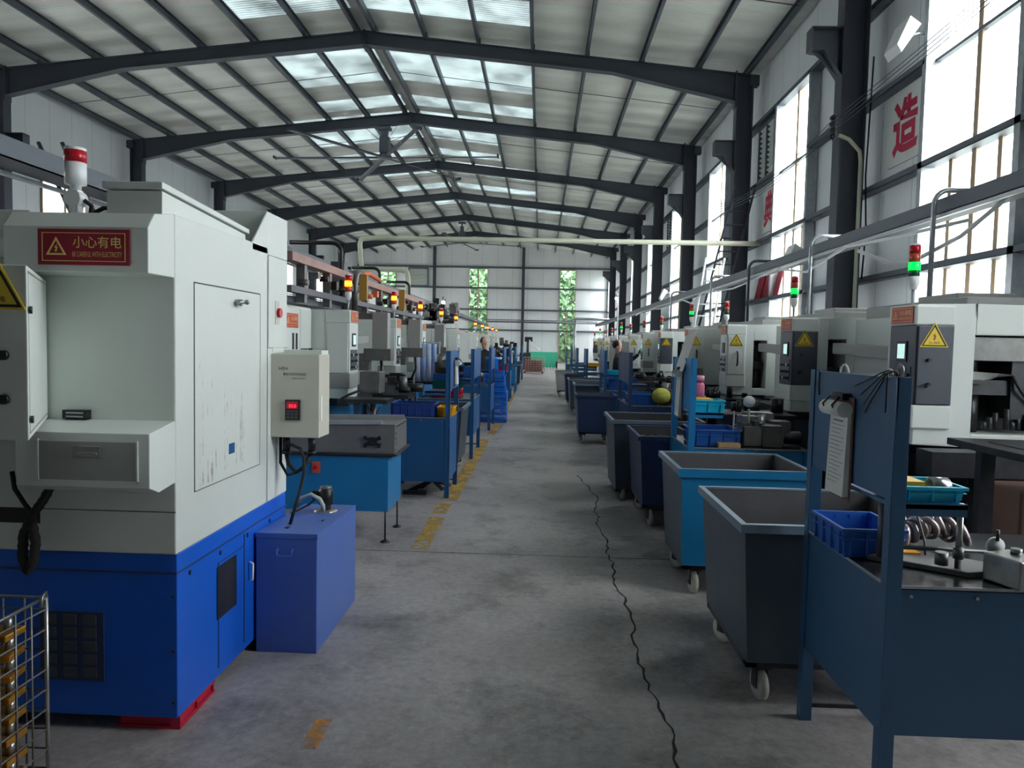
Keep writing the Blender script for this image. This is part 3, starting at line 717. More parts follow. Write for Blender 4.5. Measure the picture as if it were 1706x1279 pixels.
# ================================================================== BIG WHITE MACHINE (front of the orange-lamp side)
XS = -1.475
def big_machine():
    t = thing('grinding_machine', 'big white machine with blue base and red electricity sign, first on the orange-lamp side', 'machine', (XS, 2.935, 0))
    # local: x<=0 away from aisle, y 0..1.32
    m = MB(); m.prism([(-2.2, .755), (0, .755), (0, 2.14), (-2.2, 2.14)], 'y', 0, 1.02)
    m.box(-2.2, 0, 1.0, 1.32, .755, 2.1)
    m.build('upper_body', machine_white, t, .006)
    m = MB(); m.box(-2.2, -.002, .012, 1.31, .06, .755); m.build('base', royal_blue, t, .004)
    m = MB(); m.box(-.004, .002, 0, 1.32, .672, .678).box(-2.2, 0, .006, .013, .672, .678)
    m.box(-.003, .0015, .4, .404, .1, .60).box(-.003, .0015, .70, .704, .1, .66).box(-.003, .0015, .40, .70, .598, .602)
    m.build('panel_seam', dark_blue, t)
    # rear hood: block rising to 2.34
    m = MB(); m.box(-.9, 0, 1.0, 1.32, 2.1, 2.33)
    m.prism([(.80, 2.135), (1.005, 2.325), (1.005, 2.1), (.80, 2.1)], 'x', -.012, 0)
    m.build('rear_hood', machine_white, t, .004)
    # duct on top
    m = MB(); m.hexa([(-.26, -.03, 2.13), (-.035, -.03, 2.13), (-.035, .80, 2.12), (-.26, .80, 2.12)], [(-.26, -.03, 2.225), (-.035, -.03, 2.225), (-.035, .80, 2.175), (-.26, .80, 2.175)])
    m.build('top_duct', machine_white, t, .003)
    m = MB(); m.hexa([(-.27, -.045, 2.232), (-.027, -.045, 2.232), (-.027, .83, 2.182), (-.27, .83, 2.182)], [(-.27, -.045, 2.258), (-.027, -.045, 2.258), (-.027, .83, 2.206), (-.27, .83, 2.206)])
    m.build('duct_lid', machine_white, t, .003)
    # canopy with chamfered top
    m = MB(); m.prism([(0, 1.885), (-.2, 1.885), (-.2, 2.055), (-.15, 2.115), (0, 2.14)], 'x', -.56, -.001)
    c = m.build('canopy', machine_white, t, .004)
    red_sign(c, .352, (-.245, -.203, 1.978), 0)
    m = MB(); m.box(-2.2, -.56, -.05, 0, 1.95, 2.14); m.build('upper_cover', machine_white, t, .004)
    # drawer box
    m = MB(); m.prism([(0, 1.055), (-.13, 1.04), (-.20, 1.068), (-.20, 1.278), (0, 1.308)], 'x', -.525, -.001)
    d = m.build('drawer_box', machine_white, t, .003)
    dr = B(-.431, -.05, -.204, -.199, 1.095, 1.245).build('drawer', machine_grey, d, .002)
    m = MB(); m.box(-.30, -.188, -.208, -.203, 1.184, 1.228).box(-.275, -.2, -.212, -.207, 1.195, 1.203); h = m.build('recessed_handle', steel, dr, .002)
    m = MB(); m.box(-.437, -.431, -.206, -.2, 1.09, 1.25).box(-.05, -.044, -.206, -.2, 1.09, 1.25).box(-.437, -.044, -.206, -.2, 1.09, 1.095); m.build('drawer_rim', machine_white, d)
    # front lower seam, dark slot, switch on the side of the drawer box
    m = MB(); m.box(-2.2, 0, -.0015, .002, .93, .933); m.build('front_seam', dark_steel, t)
    m = MB(); m.box(-1.2, -.57, -.003, .002, .87, .93); m.build('slot', black, t)
    m = MB(); m.box(-.55, -.525, -.12, -.02, 1.10, 1.27); m.box(-.57, -.55, -.07, -.05, 1.19, 1.21); m.build('side_switch', black, t)
    m = MB(); m.tube([(-.59, -.06, 1.13), (-.55, -.06, 1.13)], .006, 6); m.build('toggle', galv, t)
    m = MB(); m.box(-.452, -.35, -.03, -.001, 1.309, 1.345); o = m.build('vent_block', black, t)
    m = MB(); m.box(-.435, -.365, -.033, -.03, 1.316, 1.322).box(-.435, -.365, -.033, -.03, 1.331, 1.337); m.build('grille', galv, o)
    # hanging corrugated cables
    m = MB(); pts = [(-.44, -.1, 1.08), (-.48, -.1, 1.0), (-.53, -.1, .93), (-.57, -.1, .85), (-.575, -.1, .76), (-.555, -.1, .70), (-.53, -.1, .74), (-.52, -.1, .82), (-.54, -.1, .92)]
    sm = []
    for a, b in zip(pts, pts[1:]):
        for k in range(6): sm.append(Vector(a).lerp(Vector(b), k/6))
    m.tube(sm, [.017+.003*(i % 2) for i in range(len(sm))], 8); m.tube([(-.62, -.09, 1.1), (-.61, -.09, 1.03), (-.57, -.09, .97), (-.53, -.09, .92)], .009, 6)
    m.build('hanging_cable', rubber, t)
    # side door with lock, latch and stains
    d = B(-.002, .0022, .165, .90, .985, 1.88).build('side_door', machine_white, t)
    m = MB(); m.box(0, .0035, .16, .90, 1.878, 1.884).box(0, .003, .160, .163, .985, 1.88).box(0, .003, .898, .901, .985, 1.88).box(0, .003, .16, .9, .983, .986); m.build('door_gap', dark_steel, d)
    m = MB(); m.tube([(0, .59, 1.82), (.035, .59, 1.82)], .016, 10); m.tube([(.03, .56, 1.82), (.032, .64, 1.825)], .008, 8); m.ball((.035, .645, 1.825), .013, 8); m.build('knob', steel, d)
    m = MB(); m.box(0, .006, .51, .57, 1.095, 1.145); m.build('latch', mid_blue, d, .001)
    m = MB()
    rnd = random.Random(3)
    for i in range(14):
        y = rnd.uniform(.2, .75); z1 = rnd.uniform(1.2, 1.6); m.add([(.0028, y, 1.0), (.0028, y+rnd.uniform(.004, .012), 1.0), (.0028, y+.004, z1), (.0028, y, z1)], [(0, 1, 2, 3)])
    m.build('rust_streaks', streak_mat, d)
    m = MB(); m.box(-.001, .0015, 1.02, 1.023, 1.60, 2.10).box(-.001, .0015, 1.02, 1.32, 1.598, 1.601); m.build('hood_seam', dark_steel, t)
    m = MB(); m.box(-.001, .003, 1.125, 1.185, 1.73, 1.86); q = m.build('stop_recess', machine_cream, t)
    MB().cyl((0, 1.165, 1.795), 'x', .026, .02, 12).build('stop_button', lens_red, q)
    # base windows and fastenings
    for y0, y1, z0, z1 in ((.385, .60, .335, .585), (.93, 1.25, .40, .62)):
        m = MB(); m.box(-.001, .003, y0, y1, z0, z1); m.build('mesh_window', dark_steel, t)
    m = MB(); m.tube([(0, .76, .40), (.02, .76, .41), (.022, .76, .49), (0, .76, .50)], .006, 6); m.build('base_handle', white_plastic, t)
    for y in (.12, .42, .74, 1.05): MB().box(0, .003, y-.006, y+.006, .635, .655).build('fastener', black, t)
    for z in (.13, .35, .58): MB().cyl((-.014, .0, z), 'y', .006, .006, 8).build('fastener', black, t)
    # perforated louvre on the dark front
    q = MB(); q.box(-.58, -.31, .004, .012, .21, .50); q = q.build('front_vent', dark_blue, t)
    for i in range(3):
        for j in range(5):
            x = -.565+i*.085; z = .225+j*.056
            MB().box(x, x+.055, .0, .008, z, z+.040).build('vent_opening', cabinet_grey, q)
    return t
big = big_machine()
t = thing('stack_lamp', 'red and white signal lamp standing on the big white machine', 'signal lamp', (-1.985, 3.1, 2.14))
MB().cyl((0, 0, 0), 'z', .022, .055, 12).build('mount', white_plastic, t)
m = MB(); m.cyl((-.0, -.03, .085), 'y', .036, .06, 16); m.box(-.02, .02, -.02, .02, .03, .12); m.build('swivel_joint', white_plastic, t)
MB().lathe((0, 0, .12), [(0, 0), (.022, 0), (.022, .02), (.042, .025), (.042, .115), (0, .115)], 'z', 20).build('lamp_body', white_plastic, t)
MB().lathe((0, 0, .235), [(0, 0), (.043, 0), (.043, .05), (0, .05)], 'z', 20).build('red_lens', lens_red, t)
MB().lathe((0, 0, .285), [(.043, 0), (.042, .012), (0, .016)], 'z', 20).build('cap', white_plastic, t)
m = MB(); m.tube([(-1.90, 3.1, 2.12), (-1.90, 3.1, 2.17), (-1.87, 3.11, 2.19), (-1.84, 3.12, 2.19), (-1.80, 3.14, 2.14)], .01, 8); m.tube([(-1.95, 3.1, 2.22), (-1.93, 3.12, 2.20), (-1.945, 3.13, 2.14)], .009, 6)
tag(m.build('lamp_cable', rubber), 'black cable looping beside the red and white signal lamp', 'cable')
tag(MB().cyl((-1.84, 3.25, 2.12), 'z', .02, .18, 12).build('threaded_stub', dull_steel), 'grey metal pipe stub on the big machine beside the red and white lamp', 'pipe')
# red pads
for i, (x, y, lab) in enumerate(((-1.50, 3.03, 'red metal levelling block under the front corner of the big machine'), (-1.54, 4.0, 'red metal levelling block under the back of the big machine'), (-2.6, 3.03, 'red metal levelling block deep under the big machine'))):
    t = thing('levelling_block', lab, 'machine foot', (x, y, 0), 0, 'red feet of the big machine')
    m = MB(); m.box(-.25, .02, -.06, .28, 0, .012).box(-.25, .02, -.06, .28, .045, .06).box(-.24, .0, -.05, -.04, .01, .05).box(.0, .01, -.05, .27, .01, .05); m.box(-.02, .02, -.06, -.05, .0, .06).box(.01, .02, .1, .11, 0, .06).box(.01, .02, .26, .27, 0, .06); m.build('block_frame', pad_red, t, .002)
# swung control cabinet at the frame edge
t = thing('control_cabinet', 'white electrical cabinet at the picture edge with a yellow hazard triangle', 'electrical cabinet', (-1.615, 2.27, 0))
m = MB(); P_ = [(0, 0), (-.385, .655), (-.95, .655), (-.95, 0)]
m.prism(P_, 'z', 1.31, 1.865); m.build('cabinet_body', machine_white, t, .004)
m = MB(); v1 = Vector((-.385, .655, 0)).normalized(); nrm = Vector((v1.y, -v1.x, 0))
for z in (1.375, 1.725):
    c = v1*.03+nrm*.0; m.tube([(c.x, c.y, z), (c.x+nrm.x*.012, c.y+nrm.y*.012, z)], .012, 8)
m.build('side_lock', black, t)
m = MB(); m.cyl((-.075, -.012, 1.44), 'y', .016, .014, 10).cyl((-.075, -.012, 1.58), 'y', .016, .014, 10); m.build('front_lock', black, t)
m = MB()
a, b = v1*.02+nrm*.002, v1*.735+nrm*.002
for (p, q, z0, z1) in ((a, b, 1.330, 1.333), (a, b, 1.845, 1.848), (a, a+v1*.003, 1.33, 1.848), (b, b+v1*.003, 1.33, 1.848)):
    m.hexa([(p.x, p.y, z0), (q.x, q.y, z0), (q.x+nrm.x*.001, q.y+nrm.y*.001, z0), (p.x+nrm.x*.001, p.y+nrm.y*.001, z0)], [(p.x, p.y, z1), (q.x, q.y, z1), (q.x+nrm.x*.001, q.y+nrm.y*.001, z1), (p.x+nrm.x*.001, p.y+nrm.y*.001, z1)])
m.build('door_seam', machine_grey, t)
tri_sign(t, .19, (-.105, -.002, 1.785), 0, '小心有电')

# inverter box on the machine side
t = thing('inverter_box', 'cream wall box with black lettering, keypad and red digits on the big machine', 'electrical box', (-1.475, 4.0, 0))
m = MB(); m.box(0, .268, 0, .2, 1.108, 1.568); m.build('box_body', machine_cream, t, .004)
m = MB(); m.box(-.003, .003, .02, .19, 1.57, 1.60); m.box(.05, .262, .06, .19, 1.568, 1.59); m.build('mounting_lip', machine_white, t)
m = MB(); m.box(.268, .272, .02, .05, 1.2, 1.34); m.build('paper_label', paper, t)
put_text('HS', ink_dark, .032, .018, t, (.06, -.002, 1.488)); put_text('电', sign_red, .016, .016, t, (.088, -.002, 1.488))
put_text('数字式变频调速器', ink_dark, .125, .0155, t, (.132, -.002, 1.458)); put_text('苏州电子工控技术', ink_dark, .078, .009, t, (.155, -.002, 1.435))
k = B(.082, .165, -.012, 0, 1.205, 1.318).build('keypad', black, t, .003)
B(.092, .155, -.014, -.012, 1.268, 1.308).build('digit_window', lens_red, k)
put_text('50.0', red_glow, .04, .018, k, (.125, -.0145, 1.284))
for i in range(3):
    for j in range(3): B(.092+i*.022, .108+i*.022, -.015, -.012, 1.215+j*.017, 1.226+j*.017).build('key', cabinet_grey, k)
m = MB()
for x in (.06, .205): m.cyl((x, .08, 1.02), 'z', .022, .09, 12).cyl((x, .08, 1.005), 'z', .026, .02, 8)
m.build('cable_gland', black, t)
m = MB(); m.tube([(.06, .08, 1.01), (.075, .07, .95), (.12, .06, .905), (.16, .06, .93), (.205, .08, 1.01)], .013, 8)
m.tube([(.06, .08, 1.04), (.1, .05, 1.06), (.15, .05, 1.04), (.17, .05, .99), (.17, .05, .90), (.15, .04, .80), (.12, -.03, .63)], .009, 6)
m.tube([(.02, .1, 1.1), (.02, .1, .95), (.06, .1, .88), (.12, .1, .90)], .009, 6)
m.build('loose_cable', rubber, t)

# coolant tank with pump
t = thing('coolant_tank', 'dark blue rectangular coolant tank standing against the big machine', 'tank', (-1.3, 4.17, 0))
m = MB(); m.box(-.163, .16, -.41, .40, 0, .61); m.build('tank_body', tank_blue, t, .004)
m = MB(); m.hexa([(-.165, -.413, .61), (.163, -.413, .61), (.163, .403, .61), (-.165, .403, .61)], [(-.165, -.413, .637), (.163, -.413, .637), (.163, .403, .612), (-.165, .403, .612)]); m.build('lid', tank_blue, t, .003)
m = MB(); m.tube([(-.045, -.41, .555), (-.045, -.432, .555), (-.045, -.436, .535), (-.035, -.436, .522), (.025, -.436, .522), (.035, -.436, .535), (.035, -.432, .555), (.035, -.41, .555)], .0035, 6); m.build('wire_handle', tank_blue, t)
m = MB(); m.box(-.05, -.03, -.3, -.27, .634, .639).box(.09, .1, -.1, -.08, .63, .635); m.build('lid_slots', black, t)
t = thing('coolant_pump', 'black pump motor with a round steel flange on the blue coolant tank', 'pump', (-1.27, 4.36, .615))
MB().lathe((0, 0, 0), [(0, 0), (.07, 0), (.07, .012), (0, .014)], 'z', 20).build('flange', steel, t)
MB().lathe((0, 0, .012), [(.03, 0), (.03, .03), (.043, .035), (.045, .115), (.036, .125), (.036, .13), (0, .132)], 'z', 20).build('motor', black, t)
MB().lathe((0, 0, .142), [(0, 0), (.036, 0), (.036, .012), (0, .014)], 'z', 16).build('motor_cap', dull_steel, t)
m = MB(); m.box(-.075, -.035, -.03, .02, .08, .13); m.build('terminal_box', black, t, .003)
m = MB(); m.tube([(.0, -.05, .015), (.0, -.055, .05), (-.02, -.06, .09), (-.07, -.06, .115), (-.13, -.05, .09), (-.17, -.02, .03)], .013, 8); m.build('delivery_hose', clear_hose, t)
m = MB(); m.tube([(-.06, 0, .08), (-.09, -.04, .05), (-.15, -.08, .02), (-.185, -.1, .0)], .006, 6); m.build('pump_cable', rubber, t)

# chip conveyor on sky-blue tank
t = thing('chip_conveyor', 'grey steel trough on a sky-blue tank with two thin legs', 'conveyor tank', (-1.22, 5.95, 0))
m = MB(); m.box(-1.3, 0, 0, .56, .25, .705); m.build('tank', sky_blue, t, .006)
m = MB(); m.box(-1.3, .075, -.03, .60, .715, .73).box(-1.3, .03, -.0, .56, .70, .716); m.build('flange', dark_steel, t, .002)
m = MB(); m.hexa([(-1.3, .0, .73), (.05, .0, .73), (.05, .55, .73), (-1.3, .55, .73)], [(-1.3, .02, .94), (.05, .02, .97), (.05, .53, .97), (-1.3, .53, .94)]); tr = m.build('trough', trough_steel, t, .004)
m = MB(); m.hexa([(-1.3, .0, .94), (-.06, .0, .97), (-.06, .04, .97), (-1.3, .04, .94)], [(-1.3, .0, .975), (-.06, .0, 1.0), (-.06, .04, 1.0), (-1.3, .04, .975)])
m.hexa([(-1.3, .5, .94), (.03, .5, .97), (.03, .54, .97), (-1.3, .54, .94)], [(-1.3, .5, .975), (.03, .5, 1.0), (.03, .54, 1.0), (-1.3, .54, .975)]); m.build('trough_rails', galv, tr)
m = MB()
for i in range(8): m.cyl((.051, .06+i*.065, .95), 'x', .006, .006, 6)
for i in range(4): m.cyl((.051, .04, .76+i*.045), 'x', .006, .006, 6)
m.build('bolts', black, tr)
m = MB(); m.cyl((-.13, -.02, .83), 'y', .035, .03, 12); m.box(-.2, -.06, -.014, .0, .80, .815).box(-.2, -.06, -.014, 0, .845, .86)
for x in (-.19, -.075):
    for z in (.79, .865): m.cyl((x, -.02, z), 'y', .012, .02, 8)
m.build('bearing', black, tr)
q = B(-.63, -.56, -.012, 0, .56, .65).build('switch_plate', lens_amber, t, .002); MB().cyl((-.60, -.03, .605), 'y', .018, .02, 10).build('switch_knob', lens_red, q)
for x, y in ((-.02, .0), (-.02, .51)):
    m = MB(); m.cyl((x, y, .015), 'z', .008, .25, 8).lathe((x, y, 0), [(0, 0), (.04, 0), (.04, .006), (.012, .02), (0, .02)], 'z', 14); m.build('leg', dark_steel, t)
for x, y in ((-1.25, .03), (-1.25, .51)):
    m = MB(); m.cyl((x, y, .015), 'z', .008, .25, 8).lathe((x, y, 0), [(0, 0), (.04, 0), (.04, .006), (.012, .02), (0, .02)], 'z', 14); m.build('leg', dark_steel, t)

# wire basket at the corner of the picture, with brass and steel parts
bx0, bx1, by0, by1, bz = -2.35, -1.67, 1.75, 2.42, .75
t = thing('wire_basket', 'steel wire basket in the near corner holding brass and chrome parts', 'wire basket', (-2.0, 2.08, 0))
m = MB(); X0, X1, YA, YB = bx0+2.0, bx1+2.0, by0-2.08, by1-2.08
z = .08
while z < bz-.02:
    m.tube([(X0, YA, z), (X1, YA, z), (X1, YB, z), (X0, YB, z), (X0, YA, z)], .0035, 5); z += .07
for (xa, ya, xb, yb) in ((X0, YA, X1, YA), (X1, YA, X1, YB), (X1, YB, X0, YB), (X0, YB, X0, YA)):
    n = 9
    for i in range(n): p = (xa+(xb-xa)*i/n, ya+(yb-ya)*i/n); m.tube([(p[0], p[1], .07), (p[0], p[1], bz)], .0035, 5)
for i in range(8): x = X0+(X1-X0)*i/7; m.tube([(x, YA, .08), (x, YB, .08)], .0035, 5)
m.build('wire_mesh', dull_steel, t)
m = MB(); m.tube([(X0, YA, bz), (X1, YA, bz), (X1, YB, bz), (X0, YB, bz), (X0, YA, bz)], .006, 6)
for x, y in ((X0, YA), (X1, YA), (X1, YB), (X0, YB)): m.tube([(x, y, 0), (x, y, bz)], .007, 6)
m.tube([(X1+.012, YB-.04, bz-.02), (X1+.012, YB-.04, bz+.015), (X1+.0, YB+.0, bz+.018), (X1-.01, YB+.02, bz-.05)], .006, 6)
m.build('rim_frame', steel, t)
rnd = random.Random(11)
for L in range(9):
    zl = .09+L*.07
    for i in range(4):
        for j in range(2):
            x, y = bx1-.09-.15*j, by0+.12+.15*i
            q = thing('brass_part', 'brass and chrome turned part stacked inside the near wire basket', 'machined part', (x, y, zl), rnd.uniform(-.2, .2), 'brass parts in the wire basket')
            MB().box(-.055, .055, -.05, .05, .0, .022).build('body', bronze, q, .003)
            m = MB(); m.cyl((-.025, 0, .022), 'z', .02, .04, 10).cyl((.03, 0, .022), 'z', .014, .045, 10); m.build('bushing', steel, q)

# ================================================================== THE TWO ROWS OF MACHINES
def signal_lamp(t, x, y, z0, pole, state, s):
    """three-colour lamp on a pole, part of the machine"""
    r = MB().cyl((x*s, y, z0), 'z', .012, pole, 8).build('lamp_pole', galv, t)
    z = z0+pole; R = .035
    MB().lathe((x*s, y, z), [(0, 0), (.02, 0), (.03, .03), (R, .04), (R, .09), (0, .09)], 'z', 14).build('lamp_base', white_plastic, r)
    if state == 'amber':
        segs = [(lens_amber, .0), (amber_glow, .06), (lens_red, .12)]
    elif state == 'green':
        segs = [(lens_green_off, .0), (green_glow, .04), (lens_amber, .1), (lens_red, .155)]
    elif state == 'red': segs = [(lens_green_off, 0), (lens_amber, .05), (lens_red, .11)]
    for mt, dz in segs:
        big_ = mt in (green_glow, amber_glow)
        MB().lathe((x*s, y, z+.09+dz), [(0, 0), (R*(1.12 if big_ else 1), 0), (R*(1.12 if big_ else 1), .056), (0, .056)], 'z', 14).build('lens', mt, r)
    MB().lathe((x*s, y, z+.09+segs[-1][1]+.056), [(R, 0), (R*.8, .012), (0, .015)], 'z', 14).build('cap', white_plastic, r)

def cnc(name, label, X0, Yp, s, door='dark', lamp='green', window='narrow', basec=oily_black, tri=True, vents=False, detail=True, bodyL=2.25, group=None):
    """gear machine: control cabinet on the aisle side, enclosure behind; s=+1 window side, -1 other side"""
    t = thing(name, label, 'machine', (X0, Yp, 0), 0, group)
    F = lambda: MB(s)
    az = -PI/2 if s > 0 else PI/2          # facing the aisle
    # base
    F().box(.42, 1.72, .05, bodyL, 0, 1.03).build('base', basec, t, .01)
    m = F(); m.box(.12, .42, .4, 1.6, .92, 1.0); m.box(.12, .45, .38, 1.62, 1.0, 1.03); m.build('chip_tray', dark_steel, t, .004)
    # enclosure
    m = F()
    if window == 'wide': wx0, wx1, wz0, wz1 = .40, 1.05, 1.11, 1.77
    elif window == 'narrow': wx0, wx1, wz0, wz1 = .36, .54, 1.12, 1.76
    y0, y1 = .02, .42
    if window:
        m.box(.02, wx0, y0, y1, 1.03, 1.97).box(wx1, 1.74, y0, y1, 1.03, 1.97).box(wx0, wx1, y0, y1, wz1, 1.97).box(wx0, wx1, y0, y1, 1.03, wz0)
    else: m.box(.02, 1.74, y0, y1, 1.03, 1.97)
    m.box(.55, 1.74, .42, bodyL, 1.03, 1.95)
    en = m.build('enclosure', machine_white, t, .008)
    if window:
        m = F(); m.box(wx0+.002, wx1-.002, .36, .40, wz0, wz1); m.build('opening_back', oily_black, t)
        m = F(); rnd = random.Random(5)
        m.box(wx0+.02, wx1-.02, .12, .3, wz0+.26, wz0+.36); m.cyl((wx0+.09, .2, wz0+.36), 'z', .035, .22, 12); m.cyl((wx0+.09, .2, wz0), 'z', .05, .26, 14)
        if window == 'wide':
            m.box(wx0+.3, wx0+.5, .1, .3, wz0+.1, wz0+.5); m.cyl((wx0+.4, .2, wz0+.48), 'z', .05, .12, 12)
            for k in range(9): m.cyl((wx0+.12+.05*k, .08+.02*(k % 3), wz0+.03), 'z', .02, .05+.03*(k % 4), 8)
            m.tube([(wx0+.3, .1, wz0+.4), (wx0+.34, .06, wz0+.3), (wx0+.42, .08, wz0+.2), (wx0+.5, .1, wz0+.28)], .012, 6)
        m.build('spindle_parts', dark_steel, t)
        if window == 'wide':
            m = F(); m.add([(wx0+.0, .06, wz0+.42), (wx0+.18, .04, wz0+.41), (wx0+.3, .05, wz0+.40), (wx0+.24, .16, wz0+.38), (wx0+.1, .16, wz0+.33), (wx0, .14, wz0+.34), (wx0+.02, .05, wz0+.34), (wx0+.13, .05, wz0+.33)],
                           [(0, 1, 4, 5), (1, 2, 3, 4), (5, 4, 7, 6)]); m.build('crumpled_sheet', paper, t)
            F().box(wx0, wx1, .05, .30, wz1-.17, wz1-.01).build('splash_hood', dull_steel, t, .004)
    m = F(); m.box(.6, 1.7, .5, bodyL-.1, 1.95, 2.06); m.box(.75, 1.2, .9, 1.5, 2.06, 2.12); m.build('top_cover', machine_grey, t, .01)
    if detail:
        m = F()
        for y in (.95, 1.5): m.box(.547, .551, y, y+.004, 1.06, 1.93)
        m.box(.545, .551, .55, .85, 1.45, 1.8)
        m.build('panel_seams', machine_grey, t)
        m = F(); m.cyl((.535, .70, 1.70), 'x', .03, .02, 12); m.build('pressure_gauge', black, t)
        F().box(.50, .552, .42, .52, 1.25, 1.6).build('junction_box', machine_cream, t, .004)
    # loading chute slanting along the aisle face
    m = F(); m.hexa([(.30, .50, 1.57), (.42, .50, 1.57), (.42, 2.15, 1.62), (.30, 2.15, 1.62)], [(.30, .50, 1.67), (.42, .50, 1.67), (.42, 2.15, 1.72), (.30, 2.15, 1.72)])
    m.box(.36, .56, 1.9, 1.98, 1.63, 1.70); m.build('loading_chute', machine_grey, t, .004)
    # control cabinet
    W_, D_ = .26, .36
    F().box(0, W_, 0, D_, 1.14, 1.30).build('cabinet_foot', machine_white if door != 'grey' else machine_grey, t, .01)
    cm = cabinet_grey if door == 'dark' else machine_white
    cb = F().box(.004, W_-.004, .004, D_, 1.30, 1.83).build('control_cabinet', cabinet_grey if door == 'dark' else machine_white, t, .006)
    dr = F().box(.02, W_-.02, -.008, .006, 1.305, 1.825).build('cabinet_door', cm, cb, .004)
    if door == 'dark':
        m = F(); m.cyl((.09, -.03, 1.60), 'y', .012, .025, 8).cyl((.09, -.04, 1.44), 'y', .01, .035, 8); m.tube([(.09, -.035, 1.44), (.06, -.04, 1.42)], .008, 6); m.build('door_lock', black, dr)
    elif tri:
        m = F(); m.tube([(.14, -.008, 1.42), (.14, -.04, 1.45), (.14, -.04, 1.58), (.14, -.008, 1.61)], .012, 6); m.build('door_handle', black, dr)
    F().box(0, W_, 0, D_, 1.83, 1.96).build('cabinet_head', machine_white, t, .01)
    xs = s*-.004
    scr = F().box(-.006, 0.004, .10, .24, 1.585, 1.725).build('screen_bezel', black, cb, .002)
    F().box(-.008, -.005, .12, .22, 1.605, 1.705).build('screen', screen_glow if door != 'white' else cabinet_grey, scr)
    pn = F().box(-.003, .004, .04, .31, 1.33, 1.55).build('button_panel', cabinet_grey if door != 'white' else machine_grey, cb)
    for i in range(5):
        for j in range(3):
            F().cyl((-.016, .065+i*.052, 1.365+j*.065), 'x', .013, .014, 8).build('button', [black, lens_red, lens_green_off, white_plastic][(i*j+i) % 4] if (i+j) % 3 == 0 else black, pn)
    red_sign(t, .30, (s*-.003, .18, 1.90), az, mat=sign_orange, detail=detail)
    if tri: tri_sign(t, .17, (s*.12, -.009, 1.74), 0)
    signal_lamp(t, .06, .30, 1.96, .06, lamp, s) if lamp in ('red',) else signal_lamp(t, .08, .22, 1.96, .12, lamp, s)
    if vents:
        m = F()
        for y in (.7, .78, 1.05, 1.13, 1.21, 1.6, 1.68, 1.76):
            m.box(.544, .552, y, y+.045, 1.42, 1.62)
            if y < .9: m.box(.544, .552, y, y+.045, 1.72, 1.92)
        m.build('vent_slots', dark_steel, t)
    return t

YR = [5.0, 7.4, 9.95, 12.5, 15.4, 18.0, 20.7, 23.4, 26.2, 29.0, 31.8, 34.6]
XR = 2.48
rowR = 'machines under the tall windows'
kinds = ['dark', 'dark', 'white', 'grey', 'dark', 'grey', 'white', 'grey', 'dark', 'white', 'grey', 'dark']
lampR = ['green', 'green', 'red', 'green', 'red', 'red', 'red', 'green', 'red', 'red', 'green', 'red']
labR = ['nearest machine under the tall windows with a lit touch screen and open work window',
        'white machine with a dark blue-grey control door, second along the tall windows',
        'white machine with a white control door and black loop handle, third along the tall windows',
        'pale grey machine with glowing green lamp, fourth along the tall windows',
        'machine with small dark door and yellow triangle, fifth along the tall windows']
protoR = {}
for i, y in enumerate(YR):
    k = kinds[i]; lab = labR[i] if i < 5 else 'pale machine far down the aisle, %s along the tall windows' % ord_[i]
    key = (k, lampR[i])
    if i >= 3 and key in protoR: copy_tree(protoR[key], None, (XR, y, 0), None, lab); continue
    t = cnc('gear_machine', lab, XR, y, 1, k, lampR[i], 'wide' if i == 0 else ('narrow' if k != 'grey' else None), oily_black if i != 2 else dark_blue, detail=i < 4, group=rowR)
    if i >= 1: protoR[key] = t
YL = [7.7, 10.2, 12.5, 15.2, 17.9, 20.6, 23.3, 26.1, 28.9, 31.7, 34.5]
XL = -2.0
rowL = 'machines topped by orange lamps'
p = None
for i, y in enumerate(YL):
    if 20 < y < 21: continue
    lab = ['grey-white machine with tall control cabinet just behind the thin-legged tank', 'white machine with an orange lamp, second after the big blue-based machine',
           'white machine with towels hanging beside it, third along the orange-lamp side'][i] if i < 3 else 'pale machine far down the aisle, %s on the orange-lamp side' % ord_[i]
    if i < 2: t = cnc('gear_machine', lab, XL, y, -1, 'grey', 'amber', None, sky_blue, tri=False, vents=(i == 0), detail=True, group=rowL)
    if i == 1: p = t
    if i >= 2: copy_tree(p, None, (XL, y, 0), None, lab)
# first machine's long vented body reaching towards the camera
t = thing('vented_cabinet', 'tall white cabinet with dark vent slots between the inverter box and control cabinet', 'machine cabinet', (-2.4, 6.75, 0))
m = MB(); m.box(-1.2, 0, .0, .94, 1.02, 1.98); m.build('cabinet_body', machine_white, t, .03)
m = MB()
for y in (.32, .42): m.box(-.003, .004, y, y+.05, 1.55, 1.71); m.box(-.003, .004, y, y+.05, 1.33, 1.50)
for y in (.58, .65, .72, .80, .85, .90): m.box(-.003, .004, y, y+.045, 1.35, 1.56)
m.build('vent_slots', dark_steel, t)
m = MB(); m.box(-.002, .003, .55, .555, 1.04, 1.95); m.build('panel_seams', machine_grey, t)
red_sign(t, .36, (.004, .30, 1.83), PI/2, mat=sign_orange)
m = MB(); m.box(-1.2, -.05, .05, .9, 0, 1.02); m.build('plinth', sky_blue, t, .01)

